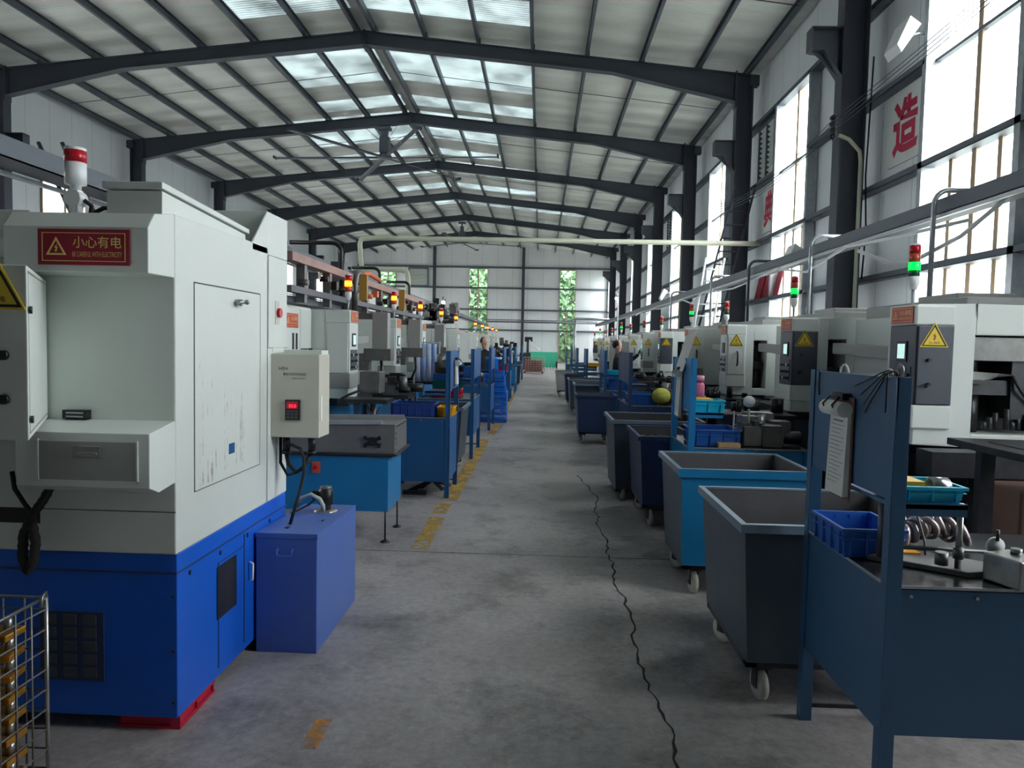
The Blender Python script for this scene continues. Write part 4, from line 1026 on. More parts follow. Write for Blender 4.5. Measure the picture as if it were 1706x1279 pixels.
# overhead gantry rail with loader heads
t = thing('loader_gantry', 'rusty pink and steel overhead gantry rail above the orange-lamp machines', 'gantry', (-2.3, 6.6, 0))
m = MB(); m.box(-.06, .06, 0, 7.6, 2.36, 2.44); m.build('upper_rail', paint('rusty_rail', (165, 130, 122), 0.5, 0.3, var=0.3, scale=8), t)
m = MB(); m.box(-.05, .05, 0, 7.6, 2.08, 2.14).box(-.10, -.06, 0, 7.6, 2.0, 2.06); m.build('lower_rail', girt_steel, t)
for k in range(9):
    MB().box(-.04, .04, .4+k*.85, .48+k*.85, 2.0, 2.38).build('strut', dull_steel, t)
rnd = random.Random(21)
for k in range(22):
    y = .3+k*.33; m = MB(); z = rnd.uniform(2.16, 2.3)
    if k % 2: m.box(.02, .10, y, y+rnd.uniform(.05, .12), z, z+rnd.uniform(.05, .1))
    else: m.cyl((.02, y, z), 'x', .03, .09, 8)
    m.build('fitting', rnd.choice([black, dark_steel, orange_hose, dull_steel, black]), t)
m = MB()
for k in range(3):
    x = .08-.06*k; m.tube([(x, 2.15+.05*k, 1.98), (x, 2.15+.05*k, 2.3), (x, 2.2+.05*k, 2.42), (x, 2.32+.05*k, 2.47), (x, 2.6, 2.48)], .035, 8)
m.build('cable_chain', dull_steel, t)
m = MB(); m.tube([(.1, 2.4, 2.36), (.1, 2.5, 2.47), (.1, 2.8, 2.50), (.1, 3.4, 2.47)], .03, 8); m.build('orange_hose', orange_hose, t)
for i, (y, lab) in enumerate(((8.55, 'grey loader arm hanging beside the first tall control cabinet'), (10.9, 'grey loader arm hanging beside the second orange-lamp machine'), (13.6, 'grey loader arm farther down, before the dangling towels'))):
    q = bpy.data.objects.new('loader_arm', None); COL.objects.link(q); q.parent = t; q.location = (.44, y-6.6, 0); q['label'] = lab
    MB().box(-.10, .08, 0, .16, 1.55, 1.98).build('slide', machine_grey, q, .005)
    m = MB(); m.box(-.2, .12, .0, .2, 1.42, 1.56).box(-.26, -.14, .02, .16, 1.3, 1.5); m.build('gripper_head', dull_steel, q, .005)
    m = MB(); m.tube([(.0, .05, 1.42), (.01, .05, 1.25), (-.05, .05, 1.1)], .018, 6); m.build('hose', black, q)
    m = MB(); m.box(-.48, -.1, .04, .12, 1.9, 1.97); m.build('mounting_arm', dull_steel, q, .004)
for i, (y, lab) in enumerate(((8.6, 'mustard panel behind the first orange lamp'), (11.0, 'mustard panel behind the second orange lamp'))):
    m = MB(); m.box(-2.13, -2.04, y, y+.05, 2.12, 2.42); m.build('lamp_panel', mustard, t, 0, lab, (2.3, -6.6, 0))
m = MB(); m.box(-3.1, -2.9, 10.8, 11.0, 2.065, 2.8)
tag(m.build('switch_cabinet', cabinet_grey), 'dark upright box behind the gantry rail and black conduits', 'electrical box')
# grey motor unit and table parts in front of first left control cabinet
t = thing('motor_unit', 'grey box motor unit beside the first tall control cabinet, above a work table', 'motor', (-1.72, 7.35, 0))
m = MB(); m.box(-.09, .12, 0, .24, 1.12, 1.34); m.build('housing', dull_steel, t, .01)
m = MB(); m.box(-.3, .2, -.05, .3, 1.02, 1.06); m.tube([(-.08, .0, 1.15), (-.2, -.04, 1.1), (-.3, -.02, 1.04)], .015, 6).tube([(0, .0, 1.0), (.02, -.02, .93), (.08, 0, .9), (.12, .03, .98)], .012, 6); m.build('mounting', dark_steel, t)
m = MB(); m.cyl((.02, .12, 0), 'z', .03, 1.03, 8); m.build('stand', steel, t)

# far machine clutter: dark assembly of parts
def clutter(name, x, y, z, w, d, h, lab, n=26, mats=None, cat='machine parts', seed=1):
    t = thing(name, lab, cat, (x, y, z)); rnd = random.Random(seed); mats = mats or [dark_steel, oily_black, dull_steel]
    for mt in mats:
        m = MB()
        for k in range(n//len(mats)+1):
            cx, cy, cz = rnd.uniform(-w/2, w/2), rnd.uniform(-d/2, d/2), rnd.uniform(.07, h*(1-abs(rnd.gauss(0, .3))))
            r = rnd.uniform(.03, .09)
            if rnd.random() < .5: m.cyl((cx, cy, max(.065, cz-.1)), rnd.choice('xyz'), r*.7, r*2.5, 8)
            else: m.box(cx-r, cx+r, cy-r, cy+r, max(0, cz-r*1.2), cz+r)
        m.box(-w*.12, w*.12, -d*.12, d*.12, 0, h*.4)
        m.build({dark_steel: 'castings', oily_black: 'brackets', dull_steel: 'shafts'}.get(mt, 'pieces'), mt, t)
    return t
clutter('drive_assembly', -1.4, 29.9, 1.0, .9, 1.2, .9, 'dark tangled drive assembly on a machine beyond the worker in black', 60, seed=4)
m = MB(); m.box(-1.95, -.95, 29.3, 30.5, 0, 1.0); tag(m.build('machine_plinth', dark_blue), 'dark blue plinth under the tangled drive assembly', 'plinth')
clutter('pulley_assembly', -2.4, 16.4, 2.13, .6, .9, .5, 'grey pulleys and motor on top of a machine under the bent white pipe', 40, [dull_steel, dark_steel, machine_grey], seed=6)
clutter('pulley_assembly', -2.5, 19.0, 2.13, .6, .9, .5, 'second cluster of pulleys on a machine top, farther down the row', 40, [dull_steel, dark_steel, machine_grey], seed=9)

# ================================================================== BENCHES, BINS, CRATES
desk_black = paint('desk_top_steel', (62, 62, 66), 0.22, 0.4, var=0.5, scale=7)
rim_highlight = paint('bin_rim_highlight', (120, 140, 155), 0.35, 0.2, var=0.2)  # slate bin rims: pale blue-white highlights put into the colour
def bench(label, X0, y0, s, L=.78, w=.85, col=bench_blue, zlow=.33, board=True, shelf=True, ztop=1.565, group=None):
    t = thing('work_bench', label, 'work bench', (X0, y0, 0), 0, group); F = lambda: MB(s)
    m = F(); m.box(.004, .016, .02, L-.02, zlow, .845); m.build('side_panel', col, t, .002)
    m = F(); m.box(.01, w, .004, .016, zlow, .842); m.build('front_panel', col, t, .002)
    F().box(.0, w, 0, L, .845, .856).build('desk_top', desk_black, t, .001)
    m = F(); m.box(.0, w, -.002, .001, .847, .857).box(-.002, .001, 0, L, .847, .857); m.build('desk_edge', galv, t)
    m = F()
    for x in (.08, .3, .6): m.cyl((x, -.004, .82), 'y', .006, .006, 6)
    m.build('screws', galv, t)
    for (x, y, zt) in ((0, 0, ztop if board else .84), (0, L-.04, ztop if board else .84), (w-.04, 0, .84), (w-.04, L-.04, .84)):
        m = F(); m.box(x-.004, x+.045, y-.005, y+.003, 0, zt); m.box(x-.004, x+.004, y-.005, y+.045, 0, zt); m.box(x+.02, x+.045, y+.0, y+.04, 0, .8); m.build('leg', col, t, .001)
    if board:
        m = F(); m.box(.0, .014, .03, L-.0, 1.145, 1.562); m.box(.0, .03, .10, .104, 1.145, 1.562); m.build('back_board', col, t, .002)
    if shelf:
        m = F(); m.box(.02, .27, .03, .4, 1.115, 1.13); m.box(.02, .27, .03, .036, 1.09, 1.135); m.build('shelf', col, t)
    m = F(); m.box(.0, w, L-.02, L-.01, .05, .065); m.build('foot_rail', dark_steel, t)
    return t
def bin_cart(label, X0, y0, s, L=.9, w=.9, col=bin_slate, z0=.20, z1=.85, taper=.04, rim=None, face=None, group=None, full=False):
    t = thing('bin_cart', label, 'bin cart', (X0, y0, 0), 0, group); F = lambda: MB(s)
    th = .006; k = taper
    lo = [(k, k*.6, z0), (w-k, k*.6, z0), (w-k, L-k*.6, z0), (k, L-k*.6, z0)]; hi = [(0, 0, z1), (w, 0, z1), (w, L, z1), (0, L, z1)]
    lo2 = [(p[0]+(th if p[0] < w/2 else -th), p[1]+(th if p[1] < L/2 else -th), z0+.01) for p in lo]
    hi2 = [(p[0]+(th if p[0] < w/2 else -th), p[1]+(th if p[1] < L/2 else -th), z1) for p in hi]
    m = F(); b = lo+hi
    fs = [(0, 1, 2, 3)]+[(i, (i+1) % 4, 4+(i+1) % 4, 4+i) for i in range(4)]
    m.add(b, fs); m.build('tub', col, t)
    m = F(); m.add(lo2+hi2, fs); m.build('tub_lining', bin_inside, t)
    m = F(); r = .014
    m.box(-.022, w+.022, -.022, .008, z1-.006, z1+.006).box(-.022, w+.022, L-.008, L+.022, z1-.006, z1+.006).box(-.022, .008, 0, L, z1-.006, z1+.006).box(w-.008, w+.022, 0, L, z1-.006, z1+.006)
    m.box(-.022, w+.022, -.022, -.016, z1-.035, z1).box(-.022, -.016, -.02, L+.02, z1-.035, z1)
    m.build('rim', rim or (rim_highlight if col is bin_slate else col), t, .002)
    m = F(); m.box(k, w-k, .04, .09, z0-.03, z0).box(k, w-k, L-.09, L-.04, z0-.03, z0).box(k, k+.05, .04, L-.04, z0-.03, z0); m.build('underframe', dark_steel, t)
    for (x, y, a) in ((.12, .09, .15), (.12, L-.12, .5), (w-.14, .09, 0), (w-.14, L-.12, .2)):
        c = bpy.data.objects.new('caster', None); COL.objects.link(c); c.parent = t; c.location = (s*x, y, 0); c.rotation_euler = (0, 0, a*s+PI/2*(x < .2 and y < .2)*0)
        m = MB(); m.lathe((-.02, 0, .075), [(0, 0), (.05, 0), (.075, .006), (.075, .034), (.05, .04), (0, .04)], 'x', 20); m.build('wheel', wheel_cream, c)
        m = MB(); m.box(-.03, -.024, -.025, .025, .06, .16).box(.024, .03, -.025, .025, .06, .16).box(-.04, .04, -.04, .04, .155, z0-.028); m.cyl((-.034, 0, .075), 'x', .012, .068, 8); m.build('fork', dark_steel, c)
    if full:
        m = MB(s); rnd = random.Random(3)
        m.add([(.02, .02, z1-.1), (w-.02, .02, z1-.1), (w-.02, L-.02, z1-.1), (.02, L-.02, z1-.1)], [(0, 1, 2, 3)])
        for i in range(260):
            x, y = rnd.uniform(.03, w-.05), rnd.uniform(.03, L-.05); m.box(x, x+.03, y, y+.02, z1-.1, z1-.1+rnd.uniform(.005, .03))
        q = m.build('metal_chips', dull_steel); tag(q, 'grey metal chips filling the cart between the slate bins', 'metal chips', kind='stuff'); q.location = (X0, y0, 0)
    return t
def crate(name, label, x, y, z, w, d, h, mat, rz=0.0, ribs=4, group=None, cat='crate'):
    t = thing(name, label, cat, (x, y, z), rz, group); m = MB(); a, b = w/2, d/2; th = .006; k = .012
    lo = [(-a+k, -b+k, 0), (a-k, -b+k, 0), (a-k, b-k, 0), (-a+k, b-k, 0)]; hi = [(-a, -b, h), (a, -b, h), (a, b, h), (-a, b, h)]
    f5 = [(0, 1, 2, 3)]+[(i, (i+1) % 4, 4+(i+1) % 4, 4+i) for i in range(4)]
    m.add(lo+hi, f5); m.add([(p[0]*.95, p[1]*.95, .006) for p in lo]+[(p[0]*.96, p[1]*.96, h) for p in hi], f5)
    m.build('box', mat, t)
    m = MB(); r = .008
    m.box(-a-r, a+r, -b-r, -b+th, h-.012, h).box(-a-r, a+r, b-th, b+r, h-.012, h).box(-a-r, -a+th, -b, b, h-.012, h).box(a-th, a+r, -b, b, h-.012, h)
    m.build('rim', mat, t, .002)
    m = MB()
    for i in range(ribs):
        u = -a+.03+(w-.06)*i/(ribs-1); m.box(u-.003, u+.003, -b-.004, -b+.01, .01, h-.01).box(u-.003, u+.003, b-.01, b+.004, .01, h-.01)
        v = -b+.03+(d-.06)*i/(ribs-1); m.box(-a-.004, -a+.01, v-.003, v+.003, .01, h-.01).box(a-.01, a+.004, v-.003, v+.003, .01, h-.01)
    m.box(-a-.003, a+.003, -b-.003, -b+.008, h*.62, h*.66).box(-a-.003, -a+.008, -b, b, h*.62, h*.66)
    m.build('ribs', mat, t)
    return t

# ---- window side, nearest first
gb = 'blue benches beside the aisle'; gc = 'wheeled metal bins beside the aisle'
bench('dark blue bench with tall board and hanging clipboard, closest to the camera by the windows', 1.2, 2.52, 1, .78, 1.05, bench_blue, group=gb)
bin_cart('open dark slate wheeled bin right behind the closest bench', .95, 3.36, 1, .88, .95, bin_slate, group=gc)
bin_cart('open wheeled bin with bright teal front panel, behind the closest slate bin', .945, 4.86, 1, .78, .85, bin_slate, group=gc)
m = MB(); m.hexa([(.968, 4.868, .205), (1.78, 4.868, .205), (1.78, 4.878, .205), (.968, 4.878, .205)], [(.948, 4.845, .83), (1.79, 4.845, .83), (1.79, 4.86, .83), (.948, 4.86, .83)])
bt = [o for o in bpy.data.objects if o.name.startswith('bin_cart') and 'teal' in o.get('label', '')][0]
o = m.build('front_sheet', bin_teal, bt); o.location = (-.945, -4.86, 0)
o = B(-.022, .87, -.026, -.02, .80, .856).build('rim_facing', bin_teal, bt)
bench('bright blue bench upright with bent papers, second bench by the windows', 1.2, 5.90, 1, .8, .95, sky_blue, group=gb)
bin_cart('narrow dark navy cart heaped with grey metal chips', .93, 6.72, 1, .9, .5, dark_blue, z1=.83, full=True, group=gc)
bin_cart('tall slate-grey wheeled bin with a teal side, third empty bin by the windows', .80, 7.85, 1, .95, .95, bin_slate, z1=.86, z0=.12, group=gc)
bench('purple-blue bench board with a row of holes, third bench by the windows', 1.2, 9.95, 1, 1.3, .95, dark_blue, group=gb)
bench('blue bench with a cyan tray on its shelf, fourth bench by the windows', 1.15, 13.2, 1, 1.0, .95, mid_blue, group=gb)
bin_cart('low navy wheeled cart jutting into the aisle before the fourth bench', .63, 12.3, 1, .7, .65, dark_blue, z1=.82, group=gc)
bin_cart('wheeled slate bin beyond the low navy cart, first of the far bins by the windows', .74, 15.2, 1, .9, .9, bin_slate, group=gc)
bin_cart('wheeled slate bin, second of the far bins by the windows', .70, 17.3, 1, .9, .9, bin_slate, group=gc)
bin_cart('wheeled navy bin, third of the far bins by the windows', .68, 19.6, 1, .9, .9, dark_blue, group=gc)
bench('blue bench with a yellow tray on it, fifth bench by the windows', 1.15, 18.4, 1, 1.0, .95, mid_blue, group=gb)
bench('far blue bench by the windows, sixth of its row', 1.1, 22.0, 1, 1.0, .9, bench_blue, group=gb)
bench('far blue bench by the windows, seventh of its row', 1.1, 26.0, 1, 1.0, .9, bench_blue, group=gb)
bin_cart('grey mesh-sided cart standing alone at the far aisle edge', .52, 23.4, 1, 1.2, .55, machine_grey, z1=.8, group=gc)
bench('farthest blue bench by the windows', 1.1, 31, 1, 1.0, .9, bench_blue, group=gb)
m = MB(); m.box(1.65, 2.1, 17.6, 17.66, 1.05, 1.75); m.cyl((1.75, 17.63, 0), 'z', .02, 1.06, 8).cyl((2.0, 17.63, 0), 'z', .02, 1.06, 8)
tag(m.build('standing_board', machine_grey), 'grey upright board on legs between the far benches', 'board')

# ---- orange-lamp side
bench('blue bench carrying navy and yellow crates, first on the orange-lamp side', -.94, 7.72, -1, .8, .66, mid_blue, zlow=.17, ztop=1.56, group=gb)
bin_cart('dark teal wheeled bin with one cream caster, after the crate-topped bench', -.94, 8.95, -1, .95, .7, bin_slate, group=gc)
bench('blue bench with an empty tall board, second on the orange-lamp side', -.93, 10.4, -1, 1.2, .8, mid_blue, group=gb)
bench('blue bench with a green-edged board beside the worker in black', -.92, 13.9, -1, 1.2, .8, mid_blue, group=gb)
bench('blue bench with a lilac side beyond the basket stack', -.86, 17.6, -1, 1.2, .8, mid_blue, group=gb)
bench('blue bench with a white strip on its board, fifth on the orange-lamp side', -.84, 20.9, -1, 1.2, .8, mid_blue, group=gb)
bench('blue bench with a light blue board, sixth on the orange-lamp side', -.80, 24.4, -1, 1.2, .8, sky_blue, group=gb)
bin_cart('far wheeled bin with a perforated edge on the orange-lamp side', -.72, 28.0, -1, 1.1, .8, bin_slate, group=gc)
bench('farthest blue bench on the orange-lamp side', -.8, 33.5, -1, 1.2, .8, mid_blue, group=gb)
m = MB(); m.tube([(-1.4, 7.9, .02), (-1.15, 8.0, .14), (-1.05, 8.1, .02)], .025, 6).tube([(-1.3, 8.2, .02), (-1.15, 8.0, .14), (-1.0, 8.3, .03)], .025, 6).box(-1.45, -1.2, 7.85, 7.92, 0, .04)
tag(m.build('floor_pedal', rubber), 'black foot pedal on the floor under the first blue bench with crates', 'foot pedal')

# crates and things on the benches
crate('plastic_crate', 'small blue ribbed crate on the closest bench behind its post', 1.292, 2.99, .857, .235, .31, .115, crate_blue)
crate('plastic_crate', 'blue crate on the second bench by the windows behind the bright upright', 1.45, 6.22, .857, .38, .42, .13, crate_blue)
crate('plastic_crate', 'blue crate on the dark bench by the yellow net', 1.42, 10.3, .857, .4, .4, .14, crate_blue)
crate('plastic_crate', 'long navy ribbed crate on the first bench of the orange-lamp side', -1.34, 7.93, .857, .46, .36, .14, paint('crate_navy', (40, 70, 150), .4), ribs=6)
crate('plastic_crate', 'small yellow crate beside the long navy crate', -1.0, 7.98, .857, .17, .3, .10, crate_yellow)
crate('plastic_crate', 'red crate on the bench behind the tall dark post on the orange-lamp side', -1.38, 11.1, .857, .42, .4, .1, crate_red)
crate('plastic_crate', 'green crate stacked on the red crate', -1.38, 11.1, .96, .42, .4, .12, paint('crate_green', (0, 110, 110), .4))
crate('plastic_crate', 'blue crate topping the green and red crates', -1.38, 11.1, 1.085, .4, .38, .1, crate_blue)
crate('plastic_crate', 'bright blue crate on the bench in front of the worker in black', -1.46, 14.4, .857, .45, .4, .16, crate_blue)
crate('plastic_crate', 'upper bright blue crate stacked before the worker in black', -1.46, 14.4, 1.02, .45, .4, .16, crate_blue)
crate('plastic_crate', 'dark red crate on the far bench beyond the basket stack', -1.2, 21.4, .857, .5, .4, .25, crate_red)
crate('plastic_crate', 'blue crate on the fourth bench by the windows', 1.5, 13.6, .857, .5, .5, .2, crate_blue)
crate('small_tray', 'cyan tray on the shelf of the closest bench', 1.355, 2.66, 1.131, .22, .2, .06, crate_cyan, ribs=3, cat='tray')
crate('small_tray', 'cyan tray on the shelf of the second bench by the windows', 1.36, 6.08, 1.131, .26, .24, .10, crate_cyan, ribs=3, cat='tray')
crate('small_tray', 'bright cyan tray low on the fourth bench by the windows', 1.38, 13.37, 1.131, .3, .22, .08, crate_cyan, ribs=3, cat='tray')
crate('small_tray', 'yellow tray on the fifth bench by the windows', 1.4, 18.5, 1.131, .4, .3, .08, crate_yellow, ribs=3, cat='tray')
m = MB(); m.box(1.27, 1.4, 5.99, 6.17, 1.16, 1.24); tag(m.build('yellow_block', crate_yellow), 'yellow block inside the cyan tray of the second bench', 'block')
tag(MB().box(1.27, 1.35, 2.6, 2.72, 1.14, 1.20).build('yellow_block', crate_yellow), 'yellow block in the cyan tray of the closest bench', 'block')
tag(MB().lathe((1.385, 2.64, 1.175), [(.03, 0), (.036, 0), (.037, .03), (.036, .06), (.03, .06), (.03, 0)], 'x', 24).build('steel_ring', steel, None, 0, None, None), 'shiny steel ring lying in the cyan tray of the closest bench', 'ring')
tag(B(1.45, 1.62, 5.93, 6.02, .857, .89).build('wood_block', paint('cardboard', (200, 165, 120), .8)), 'pale wooden block on the second bench by the windows', 'block')
t = thing('pink_bottle', 'pink lidded bottle on the second bench by the windows', 'bottle', (1.36, 6.35, 1.131))
m = MB(); m.lathe((0, 0, 0), [(0, 0), (.05, 0), (.05, .2), (.03, .23), (0, .23)], 'z', 14); m.build('body', pink, t); MB().cyl((0, 0, .23), 'z', .045, .05, 12).build('lid', paint('pink_light', (240, 150, 180), .4), t)

# clipboards
def clipboard(x, y, z, s, lab, w=.20, h=.34, tilt=.06):
    t = thing('clipboard', lab, 'clipboard', (x, y, z), 0); rot = -PI/2*s
    m = MB(); m.box(-w/2, w/2, -.006, -.002, -h, 0); b = m.build('backing', brown, t); b.rotation_euler = (0, 0, rot)
    m = MB(); m.hexa([(-w/2+.01, -.03, -h+.02), (w/2-.01, -.03, -h+.02), (w/2-.01, -.007, -h+.02), (-w/2+.01, -.007, -h+.02)], [(-w/2+.012, -.018, -.03), (w/2-.012, -.018, -.03), (w/2-.012, -.007, -.03), (-w/2+.012, -.007, -.03)])
    p = m.build('paper_pad', paper, t); p.rotation_euler = (0, 0, rot)
    m = MB(); m.tube([(-w/2, -.035, -.045), (w/2-.005, -.035, -.045)], .03, 12); r = m.build('curled_sheet', paper, t); r.rotation_euler = (0, 0, rot)
    m = MB()
    for i in range(15):
        zz = -.11-i*(h-.16)/15; yy = -.0195-.0105*(-(zz)-.03)/(h-.05); m.box(-w/2+.03, w/2-.03-.02*(i % 3), yy-.002, yy-.0005, zz, zz+.0015)
    m.box(-w/2+.05, w/2-.05, -.0235, -.022, -.095, -.09); l = m.build('print_lines', ink, p)
    m = MB(); m.tube([(-.045, -.06, -.045), (-.045, -.068, -.03), (-.045, -.04, .0), (.045, -.04, 0), (.045, -.068, -.03), (.045, -.06, -.045)], .004, 6); m.box(-.05, .05, -.03, -.003, -.01, .015); c = m.build('clip', black, t); c.rotation_euler = (0, 0, rot)
    return t
clipboard(1.196, 2.93, 1.47, 1, 'clipboard with curled white forms hanging on the closest bench board', .19, .40)
clipboard(1.196, 6.3, 1.47, 1, 'clipboard of loose white papers on the second bench board by the windows', .2, .42)
m = MB(); m.add([(1.17, 6.1, 1.45), (1.17, 6.45, 1.45), (1.24, 6.35, 1.75), (1.30, 6.18, 1.80)], [(0, 1, 2, 3)])
tag(m.build('loose_paper', paper), 'white sheet of paper sticking up above the second bench board', 'paper')
clipboard(-.936, 8.15, 1.47, -1, 'white papers clipped to the board of the first orange-side bench', .2, .3)
clipboard(-.83, 21.5, 1.47, -1, 'white paper strip clipped to a far board on the orange-lamp side', .3, .4)
# hooks, wires, tools on the near board
for i, (ys, ye, ze_) in enumerate(((2.62, 2.83, 1.52), (2.60, 2.78, 1.488), (2.59, 2.755, 1.455), (2.58, 2.74, 1.425), (2.575, 2.58, 1.44))):
    m = MB(); m.tube([(1.23, ys-.02, 1.575), (1.205, ys-.01, 1.583), (1.19, ys, 1.575), (1.192, ye, ze_)], .0028, 6)
    tag(m.build('hex_key', oily_black), 'thin black hex key hooked over the closest bench board, %s in the fan' % ord_[i], 'hex key', 'hex keys on the bench board')
m = MB()
for r in (.012, .016, .02): m.lathe((1.215, 2.545, 1.587), [(r, 0), (r+.004, .004), (r, .008)], 'x', 20)
m.tube([(1.21, 2.60+.02*math.cos(a/10*PI), 1.567+.022*math.sin(a/10*PI)) for a in range(11)], .004, 6)
tag(m.build('wire_coil', steel), 'shiny coil of wire on top of the closest bench board', 'wire coil')
m = MB(); m.tube([(1.205, 2.97+.04*math.cos(a/12*PI), 1.56+.035*math.sin(a/12*PI)) for a in range(13)], .0035, 6)
tag(m.build('wire_hook', white_plastic), 'pale bent wire hoop standing above the clipboard', 'wire hook')
m = MB(); m.tube([(1.195, 3.2, 1.565), (1.193, 3.2, 1.50), (1.193, 3.19, 1.46)], .004, 5)
tag(m.build('hanging_cord', black), 'short black cord hanging on the closest bench board', 'cord')

# fixtures and parts on the closest bench
t = thing('height_gauge', 'gauge stand with upright steel rods and a round dial on the closest bench', 'gauge', (1.53, 2.68, .857))
m = MB(); m.hexa([(-.27, .14, 0), (.0, -.05, 0), (.24, .02, 0), (-.1, .28, 0)], [(-.27, .14, .02), (.0, -.05, .02), (.24, .02, .02), (-.1, .28, .02)]); m.build('base_plate', dull_steel, t, .003)
m = MB(); m.cyl((-.01, .0, .02), 'z', .011, .235, 10); m.build('front_rod', steel, t)
m = MB(); m.cyl((-.23, .12, .02), 'z', .014, .25, 10); m.build('rear_rod', dull_steel, t)
m = MB(); m.box(-.26, .02, .105, .125, .245, .255); m.tube([(-.13, .11, .25), (-.12, .09, .2), (-.10, .06, .1), (-.1, .05, .05)], .004, 6); m.lathe((-.09, .12, .18), [(0, 0), (.016, 0), (.028, .03), (.03, .07), (.0, .07)], 'z', 12); m.build('crossbar', dull_steel, t)
m = MB(); m.tube([(-.18, .06, .075), (.14, .04, .07)], .008, 8); m.cyl((-.01, 0, .055), 'z', .018, .04, 10); m.build('arm', dull_steel, t)
m = MB(); m.lathe((.12, -.005, .105), [(0, 0), (.03, 0), (.032, .012), (0, .016)], 'y', 18); d = m.build('dial', paper, t); m = MB(); m.cyl((.12, -.01, .06), 'z', .012, .03, 8); m.cyl((.12, -.008, .125), 'z', .006, .04, 8); m.build('dial_stem', black, d)
m = MB(); m.cyl((-.085, -.03, .04), 'z', .022, .045, 14); m.build('sleeve', dull_steel, t); bpy.context.view_layer.objects.active = None
rnd = random.Random(8)
for i in range(14):
    a = i/14; x = 1.46+.26*a+rnd.uniform(-.02, .02); y = 2.98+rnd.uniform(-.03, .1); z = .873+.05*math.sin(PI*a)
    q = MB().lathe((0, 0, 0), [(.035, 0), (.046, .004), (.05, .014), (.046, .024), (.035, .028), (.035, 0)], 'x', 18).build('ring_part', roots_steel)
    q.location = (x, y, z+.03); q.rotation_euler = (0, rnd.uniform(-.5, .1), rnd.uniform(-.5, .5)); tag(q, 'dull pinkish steel ring in the leaning row on the closest bench', 'ring part', 'steel rings leaning on the closest bench')
tag(B(1.40, 1.47, 2.84, 2.92, .857, .885).build('wood_piece', paint('amber_piece', (215, 150, 50), .5)), 'amber block on the closest bench beside the blue crate', 'block')
t = thing('clamp_block', 'machined grey steel clamp block with slots on the closest bench edge', 'clamp block', (1.66, 2.56, .857), .35)
m = MB(); m.box(-.06, .06, -.05, .09, .0, .10); m.build('body', steel, t, .006)
m = MB(); m.box(-.03, .035, -.056, -.048, .03, .045).cyl((-.02, -.055, .075), 'y', .006, .01, 8).cyl((.025, -.055, .075), 'y', .006, .01, 8).cyl((.02, -.055, .015), 'y', .006, .01, 8).box(-.01, .005, -.056, -.048, .015, .03); m.build('slots', black, t)
MB().cyl((.02, .03, .10), 'z', .018, .02, 12).build('stud', steel, t)
t = thing('steel_cup', 'shiny steel cup lying tilted beside the clamp block', 'cup', (1.80, 2.70, .857), 0)
q = MB().lathe((0, 0, 0), [(.0, 0), (.05, 0), (.052, .09), (.046, .09), (.044, .01), (0, .01)], 'z', 24).build('cup_body', steel, t); q.rotation_euler = (.35, .15, 0); q.location = (0, 0, .02)
t = thing('flat_castings', 'pale steel castings along the bench edge past the cup', 'casting', (1.93, 2.75, .857)); m = MB(); m.box(-.08, .1, -.1, .1, 0, .035); m.cyl((0, 0, .035), 'z', .05, .02, 16); m.build('plate', steel, t, .004)
clutter('tool_pile', 1.87, 6.3, .857, .36, .5, .22, 'heap of steel tools and rings on the second bench by the windows', 44, [dark_steel, steel, dull_steel], 'tools', 12)
t = thing('dial_gauge', 'round dial gauge on a stand on the second bench by the windows', 'gauge', (1.72, 6.1, .857))
m = MB(); m.cyl((-.12, 0, 0), 'z', .008, .28, 8).cyl((.0, 0, 0), 'z', .01, .30, 8).box(-.2, .05, -.006, .006, .26, .272); m.build('stand', steel, t); MB().lathe((.0, -.02, .36), [(0, 0), (.045, 0), (.048, .03), (0, .03)], 'y', 20).build('dial', white_plastic, t)
clutter('tool_pile', 1.9, 10.5, .857, .3, .5, .2, 'heap of steel tools on the third bench by the windows', 30, [dark_steel, steel], 'tools', 13)
clutter('tool_pile', 1.93, 13.8, .857, .3, .5, .28, 'mixed dark tools on the fourth bench by the windows', 30, [dark_steel, dull_steel], 'tools', 14)
clutter('tool_pile', 1.75, 18.9, .857, .4, .5, .3, 'dark tools heaped on the fifth bench by the windows', 24, [dark_steel, mid_blue], 'tools', 15)
clutter('tool_pile', -1.38, 18.15, .857, .35, .6, .35, 'mixed parts heaped on the bench beyond the basket stack', 30, [dark_steel, crate_red, dull_steel], 'tools', 16)
clutter('tool_pile', -1.38, 11.1, 1.19, .25, .25, .15, 'grey parts on top of the stacked green and red crates', 20, [dull_steel, dark_steel], 'tools', 17)
clutter('tool_pile', -2.0, 9.8, .95, .5, .5, .3, 'dark greasy parts piled below the second orange-lamp machine', 44, [oily_black, dark_steel, dull_steel], 'machine parts', 18)
clutter('tool_pile', -1.8, 12.2, 1.0, .4, .4, .3, 'dark parts heaped below the third orange-lamp machine', 30, [oily_black, dull_steel], 'machine parts', 19)
m = MB(); m.box(-2.35, -1.7, 9.5, 10.12, .90, .95).box(-2.3, -2.25, 9.55, 9.6, 0, .9).box(-1.8, -1.75, 9.55, 9.6, 0, .9).box(-1.8, -1.75, 10.02, 10.07, 0, .9)
tag(m.build('steel_table', dark_steel), 'dark steel table under the greasy parts on the orange-lamp side', 'table')
q = MB(); rnd = random.Random(2)
q = thing('yellow_net', 'yellow-green net sack bulging on the third bench by the windows', 'net sack', (1.66, 10.0, .88))
m = MB(); m.ball((0, .1, .1), .12, 14, (1.1, .9, .95)); m.build('sack', net_yellow, q)
m = MB()
for k in range(12): a = k*PI/12; m.tube([(0+.135*math.cos(a)*math.sin(t_*PI/8), .1+.112*math.sin(a)*math.sin(t_*PI/8), .1+.118*math.cos(t_*PI/8)) for t_ in range(9)], .005, 4, False)
